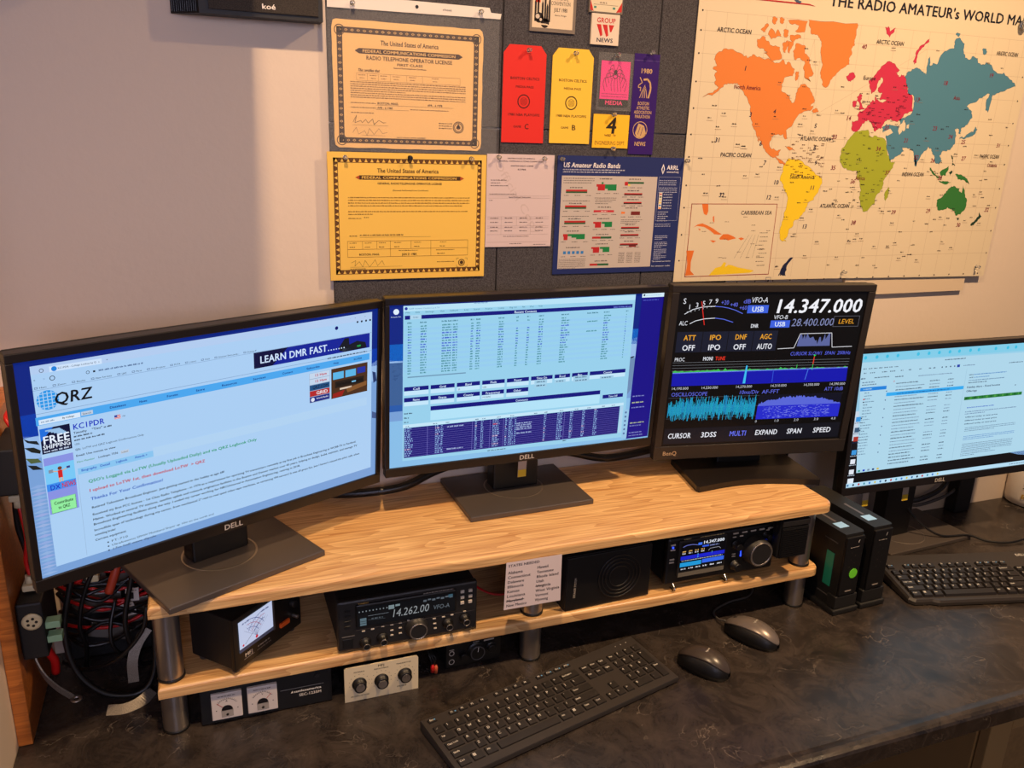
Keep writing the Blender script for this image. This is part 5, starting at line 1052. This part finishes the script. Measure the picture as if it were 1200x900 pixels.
# little control head
ch = thing('keyer_unit', 'small black control box with dials under the lower shelf', 'radio', (.234, -.250, .0004), math.radians(2)); ch.scale = (.88, .9, .9)
MB().box(0, .118, .003, .10, .004, .056, bev=.003).build('case', M_black2, ch); MB().box(0, .118, 0, .005, .003, .057, bev=.002).build('front_panel', M_black, ch)
knob(ch, .064, .032, -.0003, .0165, .010, M_black, M_grey, 'tuning_dial', skirt=.003, line=.1); knob(ch, .036, .028, -.0003, .0075, .010, M_black, None, 'small_dial'); knob(ch, .096, .034, -.0003, .009, .010, M_black, None, 'small_dial', skirt=.002)
labels(ch, [lambda A: A.disc(.012, .036, .0055, (200, 190, 176), 18, .0042), lambda A: A.disc(.012, .017, .0060, (200, 190, 176), 18, .0046), lambda A: A.greek(.007, .017, .043, .002, (200, 190, 176)), lambda A: A.rect(.080, .0495, .102, .0525, (170, 160, 146)), lambda A: A.greek(.058, .070, .051, .002, (190, 180, 170))], y=-.0004)
# plugs hanging left of it
cp = thing('plug_cluster', 'small tangle of orange-tipped plugs left of the small control box', 'connector', (.205, -.262, .0004))
for k in range(3): MB().tube([(-.006+k*.004, .02, .055-k*.004), (-.004+k*.003, .004, .046), (k*.003, -.002, .030+k*.004), (.004-k*.003, .004, .014)], .0016, 6).build('lead', M_cable, cp)
for k, c in enumerate((M_red, pmat('orange_plug', (190, 86, 50), .5))): MB().lathe([(.0032, .010), (.0036, .020), (.002, .026)], 'z', (.001+k*.006, -.002, .004-k*.003), 10).build('plug', c, cp)

# list of states taped to the shelf edge
def note_art(A):
    K = (44, 34, 36); A.up(); A.text('STATES NEEDED', .004, .0830, .0046, (30, 24, 40), True, width=.056)
    for k, t in enumerate(('Alabama', 'Connecticut', 'Delaware', 'Illinois', 'Kansas', 'Louisiana', 'Maryland', 'New Mexico')): A.text(t, .004, .0695-k*.0092, .0052, K, True, width=.0036*len(t)+.001); 
    for k, t in enumerate(('Hawaii', 'Tennessee', 'Rhode Island', 'Utah', 'Virginia', 'West Virginia', 'Vermont', 'Wyoming')): A.text(t, .056, .0715-k*.0092, .0052, K, True, width=.0033*len(t)+.001)
    A.rect(.003, .0695-6*.0092+.0015, .036, .0695-6*.0092+.0028, K); A.rect(.055, .0715-4*.0092+.0015, .072, .0715-4*.0092+.0028, K)
nt_ = MB(); P = [(0, 0), (.104, 0), (.100, .0925), (0, .0925)]
nt_.add([(a, -.0001, c) for a, c in P]+[(a, .0001, c) for a, c in P], [(0, 1, 2, 3), (7, 6, 5, 4), (0, 4, 5, 1), (1, 5, 6, 2), (2, 6, 7, 3), (3, 7, 4, 0)], 0, False, (232, 214, 208))
note_art(Art(nt_, -.00015)); no = nt_.build('paper_note', M_print); no.location = (.3165, -.3095, .1435); no.rotation_euler = (math.radians(3), 0, math.radians(0))
tag(no, 'white paper list of states hanging from the front edge of the shelf', 'note')
tag(MB().tube([(.286, -.10, .12), (.30, -.16, .118), (.34, -.20, .105), (.40, -.19, .104), (.47, -.12, .105)], .002, 8).build('power_lead', M_red), 'thin red power lead behind the paper list', 'cable')

# two upright black boxes
def ups(label, x, y, z=.0004, rz=0, green=False, h=.178):
    t = thing('electronic_box', label, 'electronic box', (x, y, z), rz, 'upright black boxes right of the shelf')
    MB().prism([(0, .004), (.046, .004), (.050, .010), (.050, .20), (0, .20)], .010, h, 'z').build('case', M_black2, t)
    f = MB().box(-.008, .058, -.004, .205, 0, .012, bev=.003); f.box(-.004, .054, 0, .004+.02, .012, .040, bev=.002); f.build('stand', M_black2, t)
    f = MB().box(.001, .047, -.001, .005, .042, h-.006, bev=.002); f.build('front_panel', M_black, t)
    l = MB(); A = Art(l, -.0014)
    A.text('f', .030, h-.020, .006, (215, 210, 205), True, shear=.2); A.rect(.012, h-.029, .034, h-.0282, (190, 180, 170)); A.rect(.016, .050, .032, .053, (150, 140, 130))
    for k in range(7): A.disc(.018+(k % 2)*.010, h-.040-k*.008, .0006, (120, 112, 106), 6)
    l.build('front_print', M_print, t)
    l = MB(); l.add([(.010, .030, h+.0004), (.034, .030, h+.0004), (.034, .052, h+.0004), (.010, .052, h+.0004)], [(0, 1, 2, 3)], 0, False, (150, 196, 240)); l.add([(.020, .056, h+.0004), (.026, .056, h+.0004), (.026, .11, h+.0004), (.020, .11, h+.0004)], [(0, 1, 2, 3)], 0, False, (90, 84, 84)); l.build('top_sticker', M_gloss, t)
    for zz in (.030, .150): MB().box(-.0008, 0.0003, .02, .055, zz, zz+.0022).build('side_vent', M_grey, t)
    if green:
        l = MB(); l.lathe([(.0105, -.0012), (.0105, -.0019)], 'y', (.030, 0, .090), 26); l.build('green_sticker', pmat('green_dot', (110, 214, 50), .5), t)
        l = MB(); l.box(-.0010, .0002, .024, .044, .052, .126); l.build('teal_label', pmat('teal_label', (26, 128, 104), .5), t)
    return t
ups('black upright electronic box with a round green sticker', 1.031, -.318, green=True, rz=math.radians(3))
ups('black upright electronic box without a round sticker, nearest the right keyboard', 1.104, -.314, rz=math.radians(2), h=.182)
# ------------------------------------------------------------------ keyboards
ROWS = [
 (['Esc:1', '_:1', 'F1:1', 'F2:1', 'F3:1', 'F4:1', '_:.5', 'F5:1', 'F6:1', 'F7:1', 'F8:1', '_:.5', 'F9:1', 'F10:1', 'F11:1', 'F12:1'], 5.25),
 (['~`:1', '1:1', '2:1', '3:1', '4:1', '5:1', '6:1', '7:1', '8:1', '9:1', '0:1', '-:1', '=:1', 'Backspace:2', '_:.25', 'Insert:1', 'Home:1', 'PgUp:1', '_:.25', 'Num:1', '/:1', '*:1', '-:1'], 4),
 (['Tab:1.5', 'Q:1', 'W:1', 'E:1', 'R:1', 'T:1', 'Y:1', 'U:1', 'I:1', 'O:1', 'P:1', '[:1', ']:1', '\\:1.5', '_:.25', 'Del:1', 'End:1', 'PgDn:1', '_:.25', '7:1', '8:1', '9:1', '+:1:2'], 3),
 (['Caps Lock:1.75', 'A:1', 'S:1', 'D:1', 'F:1', 'G:1', 'H:1', 'J:1', 'K:1', 'L:1', ';:1', "':1", 'Enter:2.25', '_:3.5', '4:1', '5:1', '6:1'], 2),
 (['Shift:2.25', 'Z:1', 'X:1', 'C:1', 'V:1', 'B:1', 'N:1', 'M:1', ',:1', '.:1', '/:1', 'Shift:2.75', '_:1.25', '^:1', '_:1.25', '1:1', '2:1', '3:1', 'Enter:1:2'], 1),
 (['Ctrl:1.25', 'Win:1.25', 'Alt:1.25', ' :6.25', 'Alt:1.25', 'Win:1.25', 'Menu:1.25', 'Ctrl:1.25', '_:.25', '<:1', 'v:1', '>:1', '_:.25', '0:2', '.:1'], 0)]
def keycap(w_, d, h, lab, taper, frow, blue=False):
    m = MB(); x, y = w_/2, d/2; a, b = x-taper, y-taper
    m.add([(-x, -y, 0), (x, -y, 0), (x, y, 0), (-x, y, 0), (-a, -b, h*.8), (a, -b, h*.8), (a, b, h), (-a, b, h)], [(4, 5, 6, 7), (0, 1, 5, 4), (1, 2, 6, 5), (2, 3, 7, 6), (3, 0, 4, 7)], 0)
    if lab.strip():
        if lab == 'Win': V, Fc = [], []; 
        else: V, Fc = text2d(lab, .0042 if len(lab) == 1 else .0030, True, width=None if len(lab) == 1 else min(w_*.62, .0021*len(lab)))
        if lab == 'Win':
            for i in (0, 1):
                for j in (0, 1): k = len(V); V += [(i*.0026, j*.0026), (i*.0026+.0022, j*.0026), (i*.0026+.0022, j*.0026+.0022), (i*.0026, j*.0026+.0022)]; Fc.append([k, k+1, k+2, k+3])
        ox, oy = -a+.0020, b-.0062+(.0022 if frow else 0); sl = h*.2/(2*b)
        m.add([(p[0]+ox, p[1]+oy, h*.9+(p[1]+oy)*sl+.00012+(p[2] if len(p) > 2 else 0)) for p in V], Fc, 1)
        if frow and lab in ('Esc', 'F9', 'F10', 'F11', 'F12', 'F1'): m.add([(ox+.007, oy, h*.9+oy*sl+.0001), (ox+.0095, oy, h*.9+oy*sl+.0001), (ox+.0095, oy+.002, h*.9+(oy+.002)*sl+.0001), (ox+.007, oy+.002, h*.9+(oy+.002)*sl+.0001)], [(0, 1, 2, 3)], 2)
    return m
M_key = pmat('dark_keycap', (33, 29, 27), .42); M_kb = pmat('keyboard_shell', (50, 45, 42), .42); M_blue = pmat('blue_legend', (90, 150, 200), .5)
def keyboard(label, loc, rz, W, D, pitch, key_h, z_front, z_back, taper, gap, body, tilt_keys=True):
    t = thing('keyboard', label, 'keyboard', loc, rz, 'keyboards on the desk')
    body(t); sl = math.atan2(z_back-z_front, D)
    tot = 22.5*pitch; x0 = -tot/2
    for ri, (row, zy) in enumerate(ROWS):
        x = x0; fr = ri == 0
        yc = -D/2+.0125+pitch*.5+zy*pitch*(.97)+(0 if not fr else -.0015)
        for k in row:
            p = k.rsplit(':', 2) if k.count(':') >= 2 and not k.startswith(';') else k.rsplit(':', 1)
            lab = p[0] if p[0] else ':'; wu = float(p[1]); hu = float(p[2]) if len(p) > 2 else 1
            if lab == '_': x += wu*pitch; continue
            w_ = wu*pitch-gap; d = hu*pitch-gap if not fr else pitch*(.62 if body is slim_body else .85)-gap; cy = yc-(hu-1)*pitch/2
            o = keycap(w_, d, key_h, lab, taper, fr).build('key', [M_key, M_legend, M_blue], t)
            zz = z_front+(cy+D/2)/D*(z_back-z_front)
            o.location = (x+wu*pitch/2, cy, zz); o.rotation_euler = (sl, 0, 0); x += wu*pitch
    return t
def slim_body(t):
    m = MB(); W, D = .4422, .1274
    P = [(-W/2, -D/2), (W/2, -D/2), (W/2, D/2-.014), (W/2-.03, D/2-.001), (-W/2, D/2-.001)]
    P = [(-W/2, -D/2), (W/2, -D/2), (W/2, D/2), (-W/2, D/2)]
    def z(y): return .0115+(y+D/2)/D*.0085
    V = [(x, y, .003) for x, y in P]+[(x, y, z(y)-.0015) for x, y in P]+[(x*.997, y*.99, z(y)) for x, y in P]
    m.add(V, [(3, 2, 1, 0)]+[(i, (i+1) % 4, 4+(i+1) % 4, 4+i) for i in range(4)]+[(4+i, 4+(i+1) % 4, 8+(i+1) % 4, 8+i) for i in range(4)]+[(8, 9, 10, 11)])
    m.build('shell', M_kb, t)
    for x in (-.19, .19):
        for y in (-.05, .05): MB().box(x-.012, x+.012, y-.005, y+.005, .0002, .0035).build('rubber_foot', M_black, t)
    l = MB()
    for k in range(3): l.lathe([(.0009, .0195), (.0009, .0200)], 'z', (.175+k*.0125, .0535, -.0004), 8)
    l.build('indicator_light', M_legend, t)
def deep_body(t):
    W, D = .452, .165; m = MB(); z = lambda y: .013+(y+D/2)/D*.016
    P = [(-W/2+.012, -D/2+.006), (-W/2+.05, -D/2+.006), (-W/2+.062, -D/2), (W/2-.062, -D/2), (W/2-.05, -D/2+.006), (W/2-.012, -D/2+.006), (W/2-.002, -D/2+.016), (W/2, D/2-.008), (W/2-.012, D/2), (-W/2+.012, D/2), (-W/2, D/2-.008), (-W/2+.002, -D/2+.016)]
    n = len(P); V = [(x, y, .002) for x, y in P]+[(x, y, z(y)-.005) for x, y in P]+[(x*.985, y*.97, z(y)) for x, y in P]
    m.add(V, [list(range(n))[::-1]]+[(i, (i+1) % n, n+(i+1) % n, n+i) for i in range(n)]+[(n+i, n+(i+1) % n, 2*n+(i+1) % n, 2*n+i) for i in range(n)]+[list(range(2*n, 3*n))])
    m.build('shell', M_kb, t)
    V, Fc = text2d('DELL', .0075, True, width=.026, x=.118, z=.064); sl = .016/D
    MB().add([(a, b, z(b)+.0002+e) for a, b, e in V], Fc).build('lettering', M_legend, t)
    for x in (-.18, .18):
        for y in (-.06, .06): MB().box(x-.012, x+.012, y-.005, y+.005, .0002, .003).build('rubber_foot', M_black, t)
keyboard('slim black keyboard lying angled on the desk in front of the shelf', (.3829, -.3951, .0002), .2335, .4422, .1274, .01905, .0040, .0105, .0190, .0010, .0038, slim_body)
keyboard('thick black keyboard in front of the right monitor', (1.444, -.318, .0002), -.235, .452, .165, .0192, .0085, .0115, .0250, .0026, .0014, deep_body)

# ------------------------------------------------------------------ mice
def mouse(label, loc, rz, topmat, L=.106, W=.060, H=.037, wired=False):
    t = thing('computer_mouse', label, 'mouse', loc, rz, 'computer mice on the desk')
    nx, ny = 16, 22
    def prof(u, k):          # u along length 0 front..1 back
        s_ = 2*u-1; w_ = W/2*max(0, 1-abs(s_)**3)**.42*(.90+.10*math.sin(math.pi*u))
        h = H*(.30+.70*max(0, 1-abs(s_*.99)**2.4)**.6)*(.80+.20*math.sin(math.pi*min(1, u*.85)))
        return w_, h
    def surf(s0, s1, hs, z0):
        m = MB(); V = []; Fc = []
        for j in range(ny+1):
            u = .003+.994*j/ny; w_, h = prof(u, 0)
            for i in range(nx+1):
                a = math.radians(s0+(s1-s0)*i/nx); V.append((w_*math.cos(a)*hs, -L/2+L*(1-u)*1.0, z0+h*max(0, math.sin(a))**.75*hs))
        for j in range(ny):
            for i in range(nx): k = j*(nx+1)+i; Fc.append((k, k+1, k+nx+2, k+nx+1))
        m.add(V, Fc, 0, True); m.f.append([j*(nx+1) for j in range(ny+1)]+[j*(nx+1)+nx for j in range(ny, -1, -1)]); m.m.append(0); m.s.append(False); m.c.append(None); return m
    surf(0, 180, 1.0, .0012).build('body', M_black, t)
    surf(42, 138, 1.015, .0016).build('top_shell', topmat, t)
    MB().lathe([(.006, -.003), (.0085, -.0015), (.0085, .0015), (.006, .003)], 'x', (0, L/2-.022, H*.62), 16).build('scroll_wheel', M_dark, t)
    V, Fc = text2d('logitech', .0032, True, width=.015, x=-.0075, z=0)
    MB().add([(a, b-.006, H*1.008+.0018+e) for a, b, e in V], Fc).build('lettering', M_legend, t)
    if wired: pass
    return t
mouse('black cordless mouse right beside the slim keyboard', (.678, -.384, .0003), math.radians(33), pmat('brown_black_shell', (62, 54, 50), .3), L=.098, W=.060, H=.038)
mouse('corded mouse with a grey metallic top, right of the black one', (.818, -.333, .0003), math.radians(28), pmat('gunmetal_shell', (122, 112, 106), .32, metal=.4), L=.110, W=.060, H=.037)
tag(MB().tube([(.793, -.283, .012), (.789, -.265, .006), (.80, -.235, .0026), (.85, -.215, .0024), (.905, -.207, .0024), (.95, -.16, .0024), (.99, -.08, .0024)], .0019, 8).build('mouse_cord', M_grey), 'thin grey cord running back from the corded mouse', 'cable')

# ------------------------------------------------------------------ cables behind the monitors
tag(MB().tube([(.03, .0, .262), (.10, -.035, .263), (.20, -.05, .270), (.27, -.03, .285), (.34, -.022, .300)], .008, 10).build('braided_sleeve', M_cable), 'thick black braided cable sleeve left of the centre monitor foot', 'cable')
tag(MB().tube([(.49, -.022, .308), (.56, -.028, .292), (.64, -.03, .272), (.74, -.028, .278), (.84, -.02, .292), (.95, -.02, .30)], .008, 10).build('braided_sleeve', M_cable), 'thick black braided cable sleeve between the centre and squarer monitors', 'cable')
cl = thing('cable_bundle', 'bundle of black cables with metal plugs hanging behind the shelf right end', 'cable', (1.10, -.07, 0))
for k in range(6):
    MB().tube([(-.045+k*.012, .05, .02), (-.04+k*.010, .045+k*.002, .15), (-.035+k*.008, .04, .26), (-.02+k*.004, .045, .33+k*.01), (-.03+k*.012, .055, .42)], .0035, 8).build('lead', [M_cable, M_grey, M_black][k % 3], cl)
for k in range(3): MB().box(-.055+k*.013, -.047+k*.013, -.005, .005, .262+k*.006, .296+k*.006, bev=.001).build('plug', [M_silver, pmat('copper_plug', (170, 100, 70), .35, metal=.6), M_dark][k], cl)
cr = mon_r
MB().tube([(.03, .01, .085), (.07, .015, .062), (.12, .02, .055), (.19, .02, .072), (.235, .03, .11), (.25, .03, .16)], .0065, 8).build('lead', M_cable, cr, loc=(-.022, .028, 0))
MB().tube([(.03, .01, .075), (.09, .012, .046), (.16, .018, .042), (.235, .02, .056), (.275, .03, .085), (.285, .03, .14)], .004, 8).build('lead', M_grey, cr, loc=(-.022, .028, 0))
MB().tube([(-.02, -.01, .14), (-.01, -.03, .10), (.02, -.06, .05), (.07, -.09, .016), (.14, -.11, .014), (.175, -.135, .0045), (.22, -.16, .004), (.27, -.165, .006)], .0026, 8).build('thin_lead', M_cable, cr, loc=(-.022, .028, 0))
MB().tube([(-.02, -.01, .13), (-.045, -.02, .085), (-.09, -.03, .05), (-.15, -.03, .02), (-.20, -.02, .004)], .002, 8).build('thin_lead', M_grey, cr, loc=(-.022, .028, 0))

# round white tub at the far right
tb = thing('mug', 'round white tub with black lettering at the right edge', 'mug', (1.935, -.035, .0004))
MB().lathe([(.05, 0), (.060, .004), (.062, .02), (.064, .12), (.062, .123), (.058, .12), (.056, .02)], 'z', n=36).build('body', M_white, tb)
q = MB()
for t, zz, h in (("YOU'RE", .088, .016), ('NEVER', .064, .016), ('TOO', .044, .012), ('BORED', .026, .012)):
    V, Fc = text2d(t, h, True, width=.066, align='c'); 
    q.add([(.0645*math.sin(a/.064-.77), -.0645*math.cos(a/.064-.77), zz+b) for a, b, e in V], Fc, 0, False, (44, 34, 26) if t != 'BORED' else (190, 150, 40))
q.build('lettering', M_print, tb)
tag(MB().box(1.672, 1.725, -.028, .004, .0004, .14, bev=.003).build('black_box', M_black2), 'small black box standing on the desk behind the right monitor', 'box')

# ------------------------------------------------------------------ wiring at the left
pd = thing('power_distribution', 'black terminal blocks with red and black leads on the oak side board', 'wiring', (-.4085, -.10, 0))
def blockat(y, z0, z1, name='terminal_block'):
    o = MB().box(.0, .034, y-.05, y+.05, z0, z1, bev=.003).build(name, M_black2, pd); return o
b1 = blockat(-.065, .138, .232); b2 = blockat(-.055, .40, .470)
def lug(y, z, up=1, x=.016):
    g = MB(); g.box(x-.010, x+.012, y-.012, y+.012, z, z+.010, bev=.002); g.lathe([(.007, 0), (.006, .014)], 'z', (x, y, z+.008 if up > 0 else z-.012), 10); g.build('connector', M_sock, pd)
lug(-.075, .236); lug(-.05, .120, -1); lug(-.07, .380, -1)
g = MB(); g.lathe([(.0135, -.1152), (.0135, -.118), (.010, -.119)], 'y', (.019, 0, .203), 20); g.build('round_socket', M_sock, pd)
for k in range(5): MB().lathe([(.0022, -.119), (.0022, -.1195)], 'y', (.019+.006*math.cos(k*1.256), 0, .203+.006*math.sin(k*1.256)), 8).build('pin_hole', M_black, pd)
for z in (.160, .184): MB().box(.034, .054, -.112, -.094, z, z+.011, bev=.001).build('green_terminal', pmat('pale_green_terminal', (136, 176, 140), .5), pd)
MB().tube([(.016, -.07, .37), (.020, -.075, .32), (.014, -.072, .28), (.018, -.074, .25)], .0032, 8).build('lead', M_red, pd)
MB().tube([(.010, -.055, .39), (.006, -.05, .33), (.012, -.05, .28), (.010, -.06, .235)], .0045, 8).build('lead', M_cable, pd)
MB().tube([(.026, -.06, .40), (.034, -.066, .34), (.028, -.07, .28), (.024, -.07, .25)], .0035, 8).build('lead', M_grey, pd)
MB().tube([(.018, -.05, .118), (.022, -.048, .100), (.026, -.045, .085), (.024, -.04, .06)], .0065, 8).build('lead', M_red, pd)
MB().tube([(.016, -.05, .485), (.010, -.04, .497), (.012, .0, .50)], .003, 8).build('lead', M_red, pd)
st = thing('braided_strap', 'flat braided silver earth strap with a lug, hanging from the terminal block', 'cable', (-.405, -.17, 0))
ribbon([(-.006, .03, .150), (-.002, .01, .115), (.010, -.005, .085), (.026, -.01, .060), (.046, -.012, .038)], (0, -.3, 1), .012, .0022).build('braid', M_steel, st)
lg = MB(); lg.lathe([(.0085, 0), (.0085, .0018), (.0040, .0018), (.0040, 0)], 'z', (.052, -.014, .034), 20, caps=False); lg.build('ring_lug', M_silver, st)
# fused wires in their strip
wp_ = thing('wiring_loom', 'tangle of parallel red and black wires in clear bags left of the shelf', 'wiring', (-.332, -.034, 0))
R3 = np.random.RandomState(5)
for k, (za, zm, zb_) in enumerate(((.205, .206, .196), (.195, .168, .172), (.170, .150, .146), (.150, .132, .162), (.095, .098, .112))):
    MB().tube([(-.050, -.02, za), (-.020, -.048, (za+zm)/2+.004), (.02, -.058, zm), (.055, -.056, (zm+zb_)/2-.004), (.090, -.045, zb_), (.098, -.042, zb_+.002)], .0030, 8).build('red_wire', M_red, wp_)
for k, (za, zm, zb_) in enumerate(((.215, .190, .214), (.190, .184, .158), (.165, .172, .185), (.155, .118, .130), (.120, .142, .104), (.085, .070, .098), (.20, .155, .200), (.08, .112, .07))):
    MB().tube([(-.050, -.022, za), (-.018, -.060, (za+zm)/2-.004), (.02, -.068+.004*(k % 3), zm), (.058, -.064, (zm+zb_)/2+.005), (.090, -.05, zb_), (.098, -.046, zb_-.002)], .0032+.0006*(k % 2), 8).build('black_wire', M_cable, wp_)
for x0, x1, z0, z1, a in ((-.03, .045, .112, .150, .08), (.025, .095, .165, .200, -.1), (-.02, .04, .172, .205, .1), (-.01, .05, .060, .088, .3), (.04, .10, .205, .235, 0), (.05, .10, .085, .130, -.1)):
    m = MB(); m.M = Matrix.Translation(((x0+x1)/2, -.030, (z0+z1)/2)) @ Matrix.Rotation(a, 4, 'Y'); m.box(-(x1-x0)/2, (x1-x0)/2, -.002, .002, -(z1-z0)/2, (z1-z0)/2, bev=.0015); m.build('clear_bag', M_cavity, wp_)
for x0, z0, a in ((.058, .128, -.2), (.066, .155, .05)):
    m = MB(); m.M = Matrix.Translation((x0, -.062, z0)) @ Matrix.Rotation(a, 4, 'Y'); m.box(-.010, .010, -.0006, .0006, -.012, .012); A = Art(m, -.0008); m.c = [(206, 198, 190)]*len(m.c)
    A.rect(-.006, -.008, .002, .004, (40, 34, 34)); A.greek(-.007, .007, .007, .0018, (40, 34, 34)); m.build('wire_label', M_print, wp_)
MB().box(-.05, .10, .012, .034, .0005, .26, bev=.003).build('backing_board', M_black2, wp_)
for i, (x, z) in enumerate(((-.012, .200), (.012, .198), (.036, .214))): MB().box(x-.008, x+.010, -.082, -.066, z, z+.012, bev=.002).build('connector', [M_red, M_sock, M_black][i], wp_)
tag(MB().tube([(-.280, -.098, .226), (-.288, -.106, .200), (-.299, -.110, .172)], .0070, 10).build('orange_sleeve', pmat('orange_heatshrink', (190, 66, 36), .5)), 'short orange tube among the cables under the left monitor', 'cable')
def cord(pts, r, label, mat=M_cable): return tag(MB().tube(pts, r, 10).build('cable', mat), label, 'cable', 'cables left of the shelf')
cord([(-.325, -.12, .285), (-.345, -.14, .22), (-.362, -.15, .14), (-.352, -.16, .07), (-.315, -.165, .022), (-.265, -.16, .008), (-.240, -.15, .04), (-.236, -.13, .12), (-.238, -.10, .20)], .0048, 'thickest black coaxial cable hanging in a wide loop to the desk')
cord([(-.245, -.13, .265), (-.262, -.14, .20), (-.275, -.15, .14), (-.270, -.15, .09), (-.262, -.14, .05), (-.25, -.10, .02)], .0042, 'black cable hanging straight down left of the shelf end')
cord([(-.30, -.11, .25), (-.33, -.12, .19), (-.345, -.12, .13), (-.342, -.11, .08), (-.35, -.08, .02)], .0036, 'black cable curving down behind the wide coaxial loop')
cord([(-.38, -.10, .05), (-.34, -.14, .055), (-.29, -.170, .085), (-.25, -.172, .13), (-.240, -.165, .17)], .0034, 'black cable slanting up to the right across the wire tangle')
cord([(-.36, -.09, .27), (-.31, -.12, .262), (-.27, -.13, .245), (-.235, -.12, .23)], .0038, 'black cable draped across the top of the wire tangle')
cord([(-.37, -.11, .20), (-.33, -.13, .225), (-.29, -.135, .245), (-.25, -.125, .265)], .0032, 'thin black cable rising to the orange tube')
cord([(-.29, -.11, .16), (-.300, -.13, .12), (-.298, -.135, .085), (-.28, -.12, .05), (-.265, -.10, .02)], .0032, 'thin black cable hooked low in the middle of the tangle')
s2 = thing('braided_strap', 'flat braided silver strap curling on the desk under the cable loop', 'cable', (-.25, -.16, 0))
ribbon([(.006, .01, .120), (-.010, .005, .098), (-.020, .0, .070), (-.022, .0, .030)], (1, 0, 0), .016, .0016).build('braid', M_steel, s2)
ribbon([(.004, .0, .008), (-.010, -.020, .006), (-.035, -.030, .004), (-.062, -.026, .004)], (0, 1, .5), .018, .0016).build('braid_end', M_steel, s2)
print('objects', len(bpy.data.objects), 'tris', sum(len(o.data.polygons) for o in bpy.data.objects if o.type == 'MESH'))
